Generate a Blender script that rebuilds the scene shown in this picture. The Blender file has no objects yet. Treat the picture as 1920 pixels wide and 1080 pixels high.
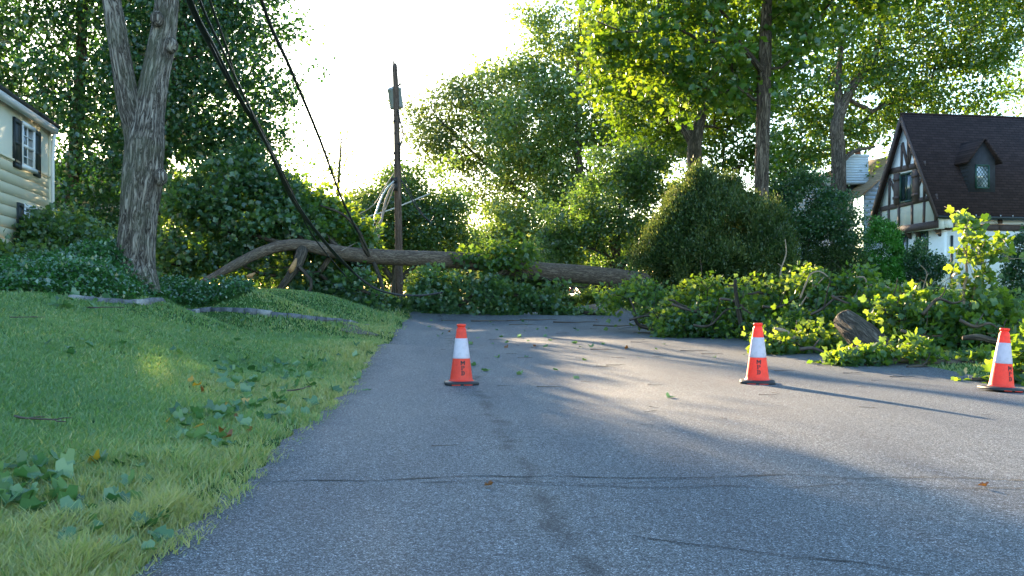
import bpy, math, random
import numpy as np
from mathutils import Vector, noise as mnoise

# ------------------------------------------------------------------ camera, world, sun
S = bpy.context.scene
COL = S.collection
F = 35 / 36 * 1920.0
CH = 1.04                      # camera height
HY = 555.0                     # picture row of the horizon
cd = bpy.data.cameras.new('camera'); cam = bpy.data.objects.new('camera', cd); COL.objects.link(cam)
cam.location = (0, 0, CH); cam.rotation_euler = (math.pi / 2, 0, 0)
cd.lens = 35; cd.sensor_width = 36; cd.shift_y = (HY - 540) / 1920; cd.clip_end = 2000; cd.clip_start = 0.05
S.camera = cam
SUN_AZ, SUN_EL = math.radians(-18.5), math.radians(11.6)      # azimuth from +Y, negative to the left
w = bpy.data.worlds.new('World'); S.world = w; w.use_nodes = True
nt = w.node_tree; nt.nodes.clear()
sky = nt.nodes.new('ShaderNodeTexSky'); sky.sky_type = 'NISHITA'; sky.sun_disc = False
sky.sun_elevation = SUN_EL; sky.sun_rotation = SUN_AZ; sky.air_density = 1.2; sky.dust_density = 0.6; sky.ozone_density = 3.0
bg = nt.nodes.new('ShaderNodeBackground'); bg.inputs[1].default_value = 0.115
wo = nt.nodes.new('ShaderNodeOutputWorld')
nt.links.new(sky.outputs[0], bg.inputs[0]); nt.links.new(bg.outputs[0], wo.inputs[0])
sl = bpy.data.lights.new('sun', 'SUN'); sl.energy = 4.0; sl.angle = math.radians(0.6); sl.color = (1.0, 0.76, 0.48)
so = bpy.data.objects.new('sun', sl); COL.objects.link(so)
sd = Vector((math.sin(SUN_AZ) * math.cos(SUN_EL), math.cos(SUN_AZ) * math.cos(SUN_EL), math.sin(SUN_EL)))
so.rotation_euler = sd.to_track_quat('Z', 'Y').to_euler()
S.view_settings.view_transform = 'Standard'; S.view_settings.look = 'None'
S.view_settings.exposure = 2.8; S.view_settings.gamma = 1.0
S.cycles.max_bounces = 8; S.cycles.diffuse_bounces = 4; S.cycles.glossy_bounces = 2
S.cycles.transmission_bounces = 6; S.cycles.transparent_max_bounces = 4

RNG = np.random.default_rng(11)
random.seed(11)

# ------------------------------------------------------------------ helpers
def W(px, py, Y): return np.array([(px - 960) / F * Y, Y, CH + (HY - py) / F * Y])
def hit(px, py, p0, n):
    c = np.array([0, 0, CH]); d = np.array([(px - 960) / F, 1, (HY - py) / F])
    return c + d * (np.dot(np.array(p0) - c, n) / np.dot(d, n))
def unit(v):
    v = np.asarray(v, float); l = np.linalg.norm(v, axis=-1, keepdims=True); return v / np.maximum(l, 1e-9)

def link(o, parent=None):
    COL.objects.link(o)
    if parent is not None: o.parent = parent
    return o
def tag(o, label=None, cat=None, group=None, kind=None):
    for k, v in (('label', label), ('category', cat), ('group', group), ('kind', kind)):
        if v: o[k] = v
    return o
def thing(name, label, cat, loc=(0, 0, 0), group=None, rot=(0, 0, 0)):
    o = bpy.data.objects.new(name, None); link(o); o.location = [float(a) for a in loc]; o.rotation_euler = rot
    o.empty_display_size = 0.2
    return tag(o, label, cat, group)

class Geo:
    def __init__(s): s.V = []; s.F = []; s.B = []; s.T = []; s.n = 0
    def add(s, v, faces, tint=0.5, bark=None):
        v = np.asarray(v, float).reshape(-1, 3); m = len(v)
        s.V.append(v)
        for f in (faces if isinstance(faces, list) else [faces]):
            if len(f): s.F.append(np.asarray(f, int) + s.n)
        s.T.append(np.full(m, tint) if np.isscalar(tint) else np.asarray(tint))
        s.B.append(v if bark is None else bark)
        s.n += m
    def box(s, c, hs, ax=None):
        c = np.asarray(c, float)
        ax = np.eye(3) if ax is None else np.asarray(ax, float)
        v = np.array([[x, y, z] for z in (-1, 1) for y in (-1, 1) for x in (-1, 1)], float) * np.asarray(hs)
        s.add(c + v @ ax, np.array([[0, 2, 3, 1], [4, 5, 7, 6], [0, 1, 5, 4], [2, 6, 7, 3], [0, 4, 6, 2], [1, 3, 7, 5]]))
    def beam(s, p, q, width, depth, n):
        """bar from p to q lying on a wall with outward normal n"""
        p = np.asarray(p, float); q = np.asarray(q, float); n = unit(n); a = q - p; L = np.linalg.norm(a); a = a / L
        b = np.cross(n, a)
        s.box((p + q) / 2 + n * depth / 2, (L / 2, width / 2, depth / 2), [a, b, n])
    def prism(s, pts, n, d):
        pts = np.asarray(pts, float); n = unit(n); k = len(pts)
        v = np.vstack([pts, pts + n * d])
        fs = [np.arange(k)[::-1][None], np.arange(k, 2 * k)[None],
              np.array([[i, (i + 1) % k, (i + 1) % k + k, i + k] for i in range(k)])]
        s.add(v, fs)
    def tube(s, P, R, seg=8, rough=0.0, cap=True, tint=0.5, seed=0):
        P = np.asarray(P, float); R = np.asarray(R, float); m = len(P)
        T = unit(np.gradient(P, axis=0)); up = np.array([0, 0, 1.0]) if abs(T[0, 2]) < .9 else np.array([1.0, 0, 0])
        N = np.zeros_like(P); a = unit(np.cross(T[0], up)); N[0] = a
        for i in range(1, m):
            a = a - T[i] * np.dot(a, T[i]); a = unit(a); N[i] = a
        B = np.cross(T, N)
        th = np.arange(seg) * 2 * math.pi / seg
        L = np.r_[0, np.cumsum(np.linalg.norm(np.diff(P, axis=0), axis=1))]
        c, sn = np.cos(th), np.sin(th)
        rr = np.repeat(R[:, None], seg, 1)
        if rough:
            for i in range(m):
                for j in range(seg):
                    q = Vector((c[j] * 1.0 + seed, sn[j] * 1.0, L[i] * .35))
                    big = mnoise.noise(q * 1.3)
                    fine = abs(mnoise.noise(Vector((c[j] * R[i] * 9 + seed, sn[j] * R[i] * 9, L[i] * 1.1))))
                    rr[i, j] *= 1 + rough * (big * 1.0 + (0.5 - fine * 1.6) * .8)
        v = P[:, None] + rr[..., None] * (c[None, :, None] * N[:, None] + sn[None, :, None] * B[:, None])
        bark = np.stack([np.repeat(R[:, None], seg, 1) * c, np.repeat(R[:, None], seg, 1) * sn, np.repeat(L[:, None], seg, 1)], -1) + seed
        i = np.arange(m - 1)[:, None] * seg; j = np.arange(seg)[None]; j2 = (j + 1) % seg
        fs = [np.stack([i + j, i + j2, i + j2 + seg, i + j + seg], -1).reshape(-1, 4)]
        if cap: fs += [np.arange(seg)[::-1][None], (np.arange(seg) + (m - 1) * seg)[None]]
        s.add(v.reshape(-1, 3), fs, tint, bark.reshape(-1, 3))
    def lathe(s, prof, c, seg=24, sq=None):
        prof = np.asarray(prof, float); th = np.arange(seg) * 2 * math.pi / seg; m = len(prof)
        v = np.stack([prof[:, 0:1] * np.cos(th), prof[:, 0:1] * np.sin(th), np.repeat(prof[:, 1:2], seg, 1)], -1) + np.asarray(c)
        i = np.arange(m - 1)[:, None] * seg; j = np.arange(seg)[None]; j2 = (j + 1) % seg
        s.add(v.reshape(-1, 3), [np.stack([i + j, i + j2, i + j2 + seg, i + j + seg], -1).reshape(-1, 4),
                                 np.arange(seg)[::-1][None], (np.arange(seg) + (m - 1) * seg)[None]])
    def build(s, name, mat, parent=None, smooth=False, origin=None):
        me = bpy.data.meshes.new(name)
        V = np.vstack(s.V).astype(np.float32)
        if origin is not None: V = V - np.asarray(origin, np.float32)
        me.vertices.add(len(V)); me.vertices.foreach_set('co', V.ravel())
        idx = np.concatenate([f.ravel() for f in s.F]); cnt = np.concatenate([np.full(f.shape[0], f.shape[1]) for f in s.F])
        me.loops.add(len(idx)); me.loops.foreach_set('vertex_index', idx.astype(np.int32))
        st = np.r_[0, np.cumsum(cnt)[:-1]].astype(np.int32)
        me.polygons.add(len(cnt)); me.polygons.foreach_set('loop_start', st)
        me.polygons.foreach_set('loop_total', cnt.astype(np.int32))
        if smooth: me.polygons.foreach_set('use_smooth', np.ones(len(cnt), bool))
        me.update(calc_edges=True)
        a = me.attributes.new('tint', 'FLOAT', 'POINT'); a.data.foreach_set('value', np.concatenate(s.T).astype(np.float32))
        if sum(len(b) for b in s.B) == len(V) and len(V) < 400000:
            a = me.attributes.new('bark', 'FLOAT_VECTOR', 'POINT'); a.data.foreach_set('vector', np.vstack(s.B).astype(np.float32).ravel())
        me.materials.append(mat)
        o = bpy.data.objects.new(name, me); link(o, parent)
        if origin is not None and parent is None: o.location = [float(x) for x in origin]
        return o

# ------------------------------------------------------------------ materials
class NT:
    def __init__(s, name):
        s.m = bpy.data.materials.new(name); s.m.use_nodes = True; s.t = s.m.node_tree; s.t.nodes.clear()
        s.out = s.t.nodes.new('ShaderNodeOutputMaterial')
    def n(s, typ, ins=None, **kw):
        nd = s.t.nodes.new('ShaderNode' + typ)
        for k, v in kw.items(): setattr(nd, k, v)
        for k, v in (ins or {}).items():
            if isinstance(v, bpy.types.NodeSocket): s.t.links.new(v, nd.inputs[k])
            else: nd.inputs[k].default_value = v
        return nd
    def ramp(s, fac, stops):
        r = s.n('ValToRGB', {0: fac}); e = r.color_ramp.elements
        while len(e) < len(stops): e.new(0.5)
        for i, (p, c) in enumerate(stops):
            e[i].position = p; e[i].color = (*c, 1) if len(c) == 3 else c
        return r.outputs[0]
    def surf(s, sh): s.t.links.new(sh, s.out.inputs[0]); return s.m
def g3(x): return (x, x, x)

def plain(name, col, rough=0.6, vary=0.12, scale=3.0, bump=0.0, bscale=40.0, metallic=0.0, spec=0.5):
    k = NT(name); tc = k.n('TexCoord')
    nz = k.n('TexNoise', {'Vector': tc.outputs['Object'], 'Scale': scale, 'Detail': 6.0, 'Roughness': 0.65})
    c1 = [max(0, c * (1 - vary)) for c in col]; c2 = [min(1, c * (1 + vary)) for c in col]
    cr = k.ramp(nz.outputs[0], [(0.3, c1), (0.7, c2)])
    ins = {'Base Color': cr, 'Roughness': rough, 'Metallic': metallic, 'Specular IOR Level': spec}
    if bump:
        n2 = k.n('TexNoise', {'Vector': tc.outputs['Object'], 'Scale': bscale, 'Detail': 4.0})
        ins['Normal'] = k.n('Bump', {'Strength': bump, 'Distance': 0.02, 'Height': n2.outputs[0]}).outputs[0]
    return k.surf(k.n('BsdfPrincipled', ins).outputs[0])

def leafmat(name, cols, tcols, trans=0.45, gloss=0.07, rough=0.35):
    """cols / tcols: three colours of the leaf face and of the light through it, mixed by the mesh's own tint"""
    k = NT(name); at = k.n('Attribute', attribute_name='tint').outputs['Fac']
    st = [(0.05, cols[0]), (0.5, cols[1]), (0.95, cols[2])]; s2 = [(0.05, tcols[0]), (0.5, tcols[1]), (0.95, tcols[2])]
    d = k.n('BsdfDiffuse', {0: k.ramp(at, st)}); t = k.n('BsdfTranslucent', {0: k.ramp(at, s2)})
    mx = k.n('MixShader', {0: trans, 1: d.outputs[0], 2: t.outputs[0]})
    gl = k.n('BsdfGlossy', {0: (1, 1, 1, 1), 'Roughness': rough})
    m2 = k.n('MixShader', {0: gloss, 1: mx.outputs[0], 2: gl.outputs[0]})
    return k.surf(m2.outputs[0])

def barkmat(name, c1, c2, c3=(0.10, 0.12, 0.07), sc=10.0, stretch=0.16, bump=0.9, dist=0.03, moss=0.25):
    k = NT(name); at = k.n('Attribute', attribute_name='bark').outputs['Vector']
    dn = k.n('TexNoise', {'Vector': at, 'Scale': 5.0, 'Detail': 4.0})
    dv = k.n('VectorMath', {0: dn.outputs[1], 1: (.06, .06, .0)}, operation='MULTIPLY')
    ad = k.n('VectorMath', {0: at, 1: dv.outputs[0]}, operation='ADD')
    mp = k.n('Mapping', {'Vector': ad.outputs[0], 'Scale': (sc, sc, sc * stretch * .55)})
    wv = k.n('TexNoise', {'Vector': mp.outputs[0], 'Scale': 1.3, 'Detail': 9.0, 'Roughness': 0.72, 'Distortion': 0.4})
    n2 = k.n('TexNoise', {'Vector': mp.outputs[0], 'Scale': .8, 'Detail': 6.0, 'Roughness': 0.6, 'Distortion': 0.8})
    rd = k.n('Math', {0: n2.outputs[0], 1: .5}, operation='SUBTRACT'); ra = k.n('Math', {0: rd.outputs[0]}, operation='ABSOLUTE')
    ridge = k.n('Math', {0: ra.outputs[0], 1: 7.0}, operation='MULTIPLY', use_clamp=True)
    h = k.n('Math', {0: wv.outputs[0], 1: ridge.outputs[0]}, operation='ADD')
    col = k.ramp(k.n('Math', {0: h.outputs[0], 1: 0.6}, operation='MULTIPLY').outputs[0], [(0.30, c1), (0.85, c2)])
    ms = k.n('TexNoise', {'Vector': at, 'Scale': 1.7, 'Detail': 5.0})
    mm = k.ramp(ms.outputs[0], [(0.48, g3(0)), (0.66, g3(moss * 2))])
    cm = k.n('MixRGB', {0: mm, 1: col, 2: (*c3, 1)})
    b = k.n('Bump', {'Strength': bump, 'Distance': dist, 'Height': h.outputs[0]})
    return k.surf(k.n('BsdfPrincipled', {'Base Color': cm.outputs[0], 'Roughness': 0.9, 'Normal': b.outputs[0], 'Specular IOR Level': 0.2}).outputs[0])

M = {}
# leaves: face colour, colour of transmitted light
M['dark_leaf'] = leafmat('dark_leaf', [(0.0142, 0.0534, 0.0261), (0.0261, 0.0889, 0.0379), (0.0534, 0.13, 0.0415)], [(0.023, 0.0918, 0.0173), (0.0576, 0.184, 0.023), (0.149, 0.3, 0.023)], .40, .06)
M['tulip_leaf'] = leafmat('tulip_leaf', [(0.0238, 0.0833, 0.0179), (0.0476, 0.143, 0.0238), (0.0833, 0.19, 0.0298)], [(0.0792, 0.174, 0.00792), (0.174, 0.285, 0.0095), (0.285, 0.364, 0.0158)], .55, .05)
M['mid_leaf'] = leafmat('mid_leaf', [(0.037, 0.0926, 0.0309), (0.0617, 0.142, 0.0432), (0.105, 0.185, 0.0494)], [(0.085, 0.191, 0.0213), (0.191, 0.319, 0.0319), (0.361, 0.446, 0.0531)], .5, .06)
M['far_leaf'] = leafmat('far_leaf', [(0.0396, 0.0792, 0.0297), (0.0594, 0.119, 0.0396), (0.099, 0.158, 0.0495)], [(0.123, 0.194, 0.0352), (0.211, 0.282, 0.0528), (0.317, 0.352, 0.0704)], .5, .04)
M['fallen_leaf'] = leafmat('fallen_leaf', [(0.0195, 0.0731, 0.0243), (0.0389, 0.117, 0.0341), (0.0681, 0.166, 0.0389)], [(0.128, 0.258, 0.0138), (0.276, 0.405, 0.0184), (0.423, 0.506, 0.0276)], .5, .04, .45)
M['shade_leaf'] = leafmat('shade_leaf', [(0.0252, 0.084, 0.0392), (0.0448, 0.126, 0.0532), (0.077, 0.182, 0.063)], [(0.091, 0.208, 0.026), (0.208, 0.364, 0.026), (0.442, 0.546, 0.039)], .45, .06, .45)
M['yew_leaf'] = leafmat('yew_leaf', [(0.0207, 0.0498, 0.015), (0.0415, 0.0828, 0.0233), (0.108, 0.14, 0.0415)], [(0.0506, 0.0907, 0.0152), (0.121, 0.182, 0.0304), (0.304, 0.324, 0.0709)], .35, .02)
M['bright_conifer'] = leafmat('bright_conifer', [(.03, .14, .015), (.05, .22, .02), (.08, .30, .03)], [(.03, .12, .01), (.05, .18, .015), (.08, .24, .02)], .3, .04)
M['ivy_leaf'] = leafmat('ivy_leaf', [(0.0163, 0.0816, 0.0272), (0.0299, 0.129, 0.0354), (0.068, 0.218, 0.0476)], [(0.0408, 0.136, 0.0136), (0.068, 0.218, 0.0204), (0.136, 0.326, 0.0272)], .35, .10, .3)
M['grass'] = leafmat('grass_blades', [(0.101, 0.222, 0.0854), (0.167, 0.301, 0.0997), (0.405, 0.385, 0.157)], [(0.115, 0.264, 0.0428), (0.218, 0.385, 0.0569), (0.5, 0.505, 0.0997)], .45, .05, .4)
M['dead_leaf'] = leafmat('dead_leaf', [(.14, .05, .02), (.25, .10, .02), (.45, .26, .02)], [(.3, .1, .02), (.4, .2, .02), (.6, .4, .02)], .4, .05)
M['litter_leaf'] = leafmat('litter_leaf', [(0.0306, 0.107, 0.0382), (0.0612, 0.168, 0.0536), (0.138, 0.26, 0.107)], [(0.0595, 0.167, 0.0238), (0.107, 0.238, 0.0357), (0.19, 0.309, 0.0595)], .35, .06, .4)
M['bark'] = barkmat('grey_bark', (.035, .028, .024), (.40, .36, .32), (.15, .17, .11), 19, .22, 1.0, .035)
M['trunk_bark'] = barkmat('brown_bark', (.04, .03, .025), (.25, .20, .155), (.08, .08, .05), 16, .22, 1.0, .04, .15)
M['fallen_bark'] = barkmat('fallen_bark', (.07, .05, .04), (.22, .17, .13), (.15, .13, .09), 24, .3, .5, .025, .1)
M['limb'] = barkmat('limb_bark', (.03, .025, .02), (.13, .105, .08), (.07, .08, .05), 14, .2, .6, .02, .1)
M['twig'] = plain('twig_wood', (.09, .065, .05), .8, .4, 12)
M['pale_twig'] = plain('pale_twig_wood', (.30, .22, .15), .8, .25, 12)
M['split_wood'] = plain('split_wood', (.45, .24, .10), .8, .3, 20, .5)
M['pole_wood'] = barkmat('pole_wood', (.06, .04, .03), (.19, .135, .11), (.12, .10, .09), 30, .04, .4, .01, .1)
M['cable'] = plain('black_cable', (.02, .02, .022), .5, .2)
M['old_wire'] = plain('frayed_tan_wire', (.30, .23, .17), .7, .3)
M['white_wire'] = plain('white_wire', (.55, .56, .55), .5, .1)
M['steel'] = plain('grey_steel', (.42, .46, .50), .5, .12, 4, metallic=.3)
M['rubber'] = plain('black_rubber', (.018, .019, .022), .55, .25, 30, .2)
M['dusty'] = plain('dusty_rubber', (.22, .20, .17), .8, .5, 30, .2)
M['black_paint'] = plain('black_stencil_paint', (.012, .012, .014), .6, .1)
M['cream'] = plain('cream_paint', (.82, .79, .63), .6, .03, 2, .05)
M['white'] = plain('white_paint', (.74, .76, .78), .5, .05)
M['blackshut'] = plain('dark_shutter_paint', (.018, .026, .028), .5, .15)
M['stucco'] = plain('white_stucco', (.80, .83, .84), .85, .05, 3, .3, 25)
M['timber'] = plain('dark_brown_timber', (.075, .052, .05), .75, .25, 8, .4, 30)
M['greenframe'] = plain('green_window_paint', (.015, .06, .045), .5, .1)
M['pinkwall'] = plain('tan_stucco', (.50, .36, .27), .85, .1, 2, .2)
M['whitebrick'] = plain('white_painted_brick', (.66, .72, .78), .7, .06, 4, .3, 30)
M['clay'] = plain('clay_pot', (.42, .15, .08), .8, .2)
M['carpaint'] = plain('dark_car_paint', (.02, .022, .028), .25, .1)
M['tyre'] = plain('tyre_rubber', (.015, .015, .015), .8, .1)
M['rim'] = plain('wheel_alloy', (.4, .41, .42), .35, .05, metallic=.8)
M['lamp'] = plain('red_tail_lamp', (.3, .01, .01), .2, .05)
M['slate'] = plain('dark_roof_felt', (.045, .05, .058), .9, .25, 6, .4, 40)
M['soil'] = plain('bare_soil', (.09, .075, .06), .95, .3, 8, .8, 30)

def glass(name, col=(.05, .07, .09), rough=.06):
    k = NT(name); tc = k.n('TexCoord')
    nz = k.n('TexNoise', {'Vector': tc.outputs['Object'], 'Scale': 1.5, 'Detail': 4.0})
    c = k.ramp(nz.outputs[0], [(.35, [x * .4 for x in col]), (.65, [x * 1.6 for x in col])])
    b = k.n('Bump', {'Strength': .15, 'Distance': .02, 'Height': nz.outputs[0]})
    return k.surf(k.n('BsdfPrincipled', {'Base Color': c, 'Roughness': rough, 'Normal': b.outputs[0], 'Specular IOR Level': 1.0, 'Coat Weight': .6}).outputs[0])
M['glass'] = glass('window_glass'); M['carglass'] = glass('car_glass', (.02, .025, .03))
M['curtained'] = glass('curtained_glass', (.38, .44, .50), .15)

def shingles(name, u, c1, c2, mort, row=.14, wid=.3):
    k = NT(name); g = k.n('NewGeometry')
    dx = k.n('VectorMath', {0: g.outputs['Position'], 1: (u[0], u[1], 0)}, operation='DOT_PRODUCT')
    sp = k.n('SeparateXYZ', {0: g.outputs['Position']})
    cb = k.n('CombineXYZ', {0: dx.outputs['Value'], 1: sp.outputs[2], 2: 0.0})
    br = k.n('TexBrick', {'Vector': cb.outputs[0], 'Color1': (*c1, 1), 'Color2': (*c2, 1), 'Mortar': (*mort, 1), 'Scale': 1.0,
                          'Mortar Size': .012, 'Mortar Smooth': .3, 'Brick Width': wid, 'Row Height': row, 'Bias': 0.0})
    nz = k.n('TexNoise', {'Vector': g.outputs['Position'], 'Scale': 3.0, 'Detail': 6.0})
    mx = k.n('MixRGB', {0: .35, 1: br.outputs[0], 2: k.ramp(nz.outputs[0], [(.3, c1), (.7, c2)])})
    b = k.n('Bump', {'Strength': .9, 'Distance': .03, 'Height': br.outputs[1]}, invert=True)
    return k.surf(k.n('BsdfPrincipled', {'Base Color': mx.outputs[0], 'Roughness': .9, 'Normal': b.outputs[0], 'Specular IOR Level': .2}).outputs[0])

# asphalt
k = NT('asphalt'); g = k.n('NewGeometry'); pos = g.outputs['Position']
vo = k.n('TexVoronoi', {'Vector': pos, 'Scale': 210.0}); ag = k.n('SeparateColor', {0: vo.outputs['Color']})
st = k.ramp(ag.outputs[0], [(.0, g3(.022)), (.35, g3(.06)), (.62, g3(.10)), (.86, g3(.19)), (1., g3(.44))])
v2 = k.n('TexNoise', {'Vector': pos, 'Scale': 45.0, 'Detail': 3.0, 'Roughness': .8})
st2 = k.n('MixRGB', {0: .8, 1: st, 2: k.ramp(v2.outputs[0], [(.36, g3(.35)), (.66, g3(1.7))])}, blend_type='MULTIPLY')
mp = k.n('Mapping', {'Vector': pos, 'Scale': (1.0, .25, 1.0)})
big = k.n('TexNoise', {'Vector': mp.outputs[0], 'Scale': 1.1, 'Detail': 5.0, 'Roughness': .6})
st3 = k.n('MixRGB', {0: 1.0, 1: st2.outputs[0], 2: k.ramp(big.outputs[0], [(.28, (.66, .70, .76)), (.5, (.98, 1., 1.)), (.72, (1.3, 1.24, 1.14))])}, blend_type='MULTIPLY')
# a darker oily seam runs down the road
sx = k.n('SeparateXYZ', {0: pos}); wob = k.n('TexNoise', {'Vector': pos, 'Scale': 1.4, 'Detail': 4.0})
ln = k.n('Math', {0: sx.outputs[1], 1: -.095}, operation='MULTIPLY')
ln2 = k.n('Math', {0: sx.outputs[0], 1: ln.outputs[0]}, operation='SUBTRACT')
ln3 = k.n('MultiplyAdd' if False else 'Math', {0: wob.outputs[0], 1: .5, 2: -.905}, operation='MULTIPLY_ADD')
ln4 = k.n('Math', {0: ln2.outputs[0], 1: ln3.outputs[0]}, operation='ADD')
ab = k.n('Math', {0: ln4.outputs[0]}, operation='ABSOLUTE')
seam = k.ramp(ab.outputs[0], [(.0, g3(.36)), (.10, g3(1.0))])
brk = k.n('TexNoise', {'Vector': pos, 'Scale': 3.0, 'Detail': 5.0})
seam2 = k.n('MixRGB', {0: k.ramp(brk.outputs[0], [(.4, g3(0)), (.6, g3(1))]), 1: (1, 1, 1, 1), 2: seam})
st4 = k.n('MixRGB', {0: 1.0, 1: st3.outputs[0], 2: seam2.outputs[0]}, blend_type='MULTIPLY')
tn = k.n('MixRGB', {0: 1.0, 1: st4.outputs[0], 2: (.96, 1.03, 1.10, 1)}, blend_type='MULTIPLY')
hh = k.n('Math', {0: ag.outputs[0], 1: v2.outputs[0]}, operation='ADD')
b = k.n('Bump', {'Strength': .7, 'Distance': .006, 'Height': hh.outputs[0]})
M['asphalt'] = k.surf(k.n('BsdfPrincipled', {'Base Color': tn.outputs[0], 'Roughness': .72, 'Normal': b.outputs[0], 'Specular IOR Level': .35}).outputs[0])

k = NT('turf_soil'); g = k.n('NewGeometry'); pos = g.outputs['Position']
n1 = k.n('TexNoise', {'Vector': pos, 'Scale': .8, 'Detail': 8.0, 'Roughness': .7}); n2 = k.n('TexNoise', {'Vector': pos, 'Scale': 22.0, 'Detail': 5.0})
c = k.ramp(n1.outputs[0], [(.3, (.025, .07, .018)), (.55, (.05, .11, .025)), (.75, (.10, .10, .05))])
c2 = k.n('MixRGB', {0: .8, 1: c, 2: k.ramp(n2.outputs[0], [(.3, g3(.4)), (.7, g3(1.5))])}, blend_type='MULTIPLY')
b = k.n('Bump', {'Strength': 1., 'Distance': .04, 'Height': n2.outputs[0]})
M['ground'] = k.surf(k.n('BsdfPrincipled', {'Base Color': c2.outputs[0], 'Roughness': .95, 'Normal': b.outputs[0], 'Specular IOR Level': .1}).outputs[0])

k = NT('granite_block'); g = k.n('NewGeometry')
n1 = k.n('TexNoise', {'Vector': g.outputs['Position'], 'Scale': 25.0, 'Detail': 5.0}); at = k.n('Attribute', attribute_name='tint').outputs['Fac']
c = k.ramp(at, [(.1, (.07, .075, .09)), (.8, (.16, .17, .19)), (1, (.26, .26, .26))])
c2 = k.n('MixRGB', {0: .7, 1: c, 2: k.ramp(n1.outputs[0], [(.3, g3(.6)), (.7, g3(1.4))])}, blend_type='MULTIPLY')
M['granite'] = k.surf(k.n('BsdfPrincipled', {'Base Color': c2.outputs[0], 'Roughness': .85}).outputs[0])

def conemat(name, col, tr, trans, rough=.45):
    k = NT(name); tc = k.n('TexCoord')
    nz = k.n('TexNoise', {'Vector': tc.outputs['Object'], 'Scale': 14.0, 'Detail': 8.0, 'Roughness': .7})
    c0 = k.ramp(nz.outputs[0], [(.30, [x * .75 for x in col]), (.5, col), (.75, [min(1, x * 1.08 + .01) for x in col])])
    n2 = k.n('TexNoise', {'Vector': tc.outputs['Object'], 'Scale': 42.0, 'Detail': 6.0, 'Roughness': .7}); n3 = k.n('TexNoise', {'Vector': tc.outputs['Object'], 'Scale': 7.0, 'Detail': 3.0})
    mm = k.n('Math', {0: n2.outputs[0], 1: n3.outputs[0]}, operation='MULTIPLY')
    c = k.n('MixRGB', {0: k.ramp(mm.outputs[0], [(.33, g3(0)), (.42, g3(.65))]), 1: c0, 2: (.12, .10, .09, 1)}).outputs[0]
    p = k.n('BsdfPrincipled', {'Base Color': c, 'Roughness': rough}); t = k.n('BsdfTranslucent', {0: (*tr, 1)})
    return k.surf(k.n('MixShader', {0: trans, 1: p.outputs[0], 2: t.outputs[0]}).outputs[0])
M['orange'] = conemat('fluorescent_orange', (.98, .060, .028), (1., .10, .04), .25)
M['collar'] = conemat('reflective_white_sheet', (.60, .56, .66), (.9, .6, .6), .12, .3)

# ------------------------------------------------------------------ terrain
def pt(px, py, Y): p = W(px, py, Y); return (p[0], p[1], p[2])
CP = [(-1.35, 2, 0), (-1.4, 5, 0), (-1.6, 9, 0), (-1.9, 13, 0), (-2.4, 20, .05), (-2.9, 26, .2), (-3.2, 31, .33),
      (2, 2, .02), (2, 8, .02), (2, 14, .02), (1.2, 20, .08), (1, 26, .2), (1, 32, .36), (1, 38, .25), (1, 46, .0), (1, 60, -.3),
      (5.5, 11.7, -.08), (6.8, 2, -.1), (6.8, 8, -.12), (6.8, 13, -.16), (5.35, 18.5, -.02), (4.2, 26, .03), (4.2, 32, .3),
      pt(0, 545, 14), pt(0, 600, 11.5), pt(0, 700, 8), pt(0, 850, 5.5), pt(300, 650, 12), pt(400, 580, 20.5), pt(550, 597, 22),
      pt(690, 613, 24), pt(600, 640, 17.5), pt(480, 700, 12.5), pt(250, 512, 19), pt(100, 508, 19.5), pt(-200, 503, 19.5), pt(450, 548, 21), pt(0, 524, 17), pt(100, 530, 17), pt(200, 538, 17), pt(-200, 545, 14), pt(-200, 522, 17), pt(290, 577, 18.5), pt(470, 545, 27), pt(400, 538, 30), pt(560, 556, 34), pt(470, 550, 34), pt(400, 602, 17.5), pt(470, 628, 17.5), pt(300, 592, 16), pt(520, 594, 22), pt(400, 566, 23), pt(300, 560, 20.5),
      pt(560, 550, 27), pt(650, 565, 29), pt(720, 590, 29), pt(620, 548, 34), (-13, 28, 1.9), (-20, 50, 1.5), (-30, 30, 2.4), (-8, 6, 1.0),
      (-10, 2, 1.1), (-6, 0, .7), (-3, 3, .22), (-3.2, 0, .25), (9, 13, 0), pt(1900, 645, 17), (9, 25, .4), (6.5, 32, .5), pt(1150, 582, 38), pt(1150, 566, 42),
      (12, 38, 1.0), (19.5, 45, 1.3), (11, 45, 1.2), (30, 45, 1.5), (30, 20, .6), (30, 5, .2), (0, 85, .2), (-40, 90, 1), (40, 90, 1),
      (0, -10, 0), (-15, -10, .8), (15, -10, 0), (5, 50, .55), (-60, 0, 2), (60, 0, .5), (0, 200, .5), (-150, 120, 2), (150, 120, 1), (-150, 300, 2), (150, 300, 2), (0, -40, 0)]
CP = np.array(CP, float)
def _phi(a, b): return np.sqrt(((a[:, None] - b[None]) ** 2).sum(-1) + 1.2)
_A = _phi(CP[:, :2], CP[:, :2]); _n = len(CP)
_Mx = np.block([[_A + np.eye(_n) * 1e-3, np.ones((_n, 1))], [np.ones((1, _n)), np.zeros((1, 1))]])
_Wt = np.linalg.solve(_Mx, np.r_[CP[:, 2], 0])
def TZ(x, y):
    x = np.atleast_1d(np.asarray(x, float)); y = np.atleast_1d(np.asarray(y, float)); out = np.empty(len(x))
    for i in range(0, len(x), 40000):
        q = np.stack([x[i:i + 40000], y[i:i + 40000]], 1); out[i:i + 40000] = _phi(q, CP[:, :2]) @ _Wt[:-1] + _Wt[-1]
    return out
def tz(x, y): return float(TZ(x, y)[0])
def ground_hit(px, py):
    lo = 1.5
    for Y in np.arange(1.5, 80, .05):
        p = W(px, py, Y)
        if p[2] < tz(p[0], Y): return np.array([p[0], Y, tz(p[0], Y)])
    return W(px, py, 80)
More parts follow.
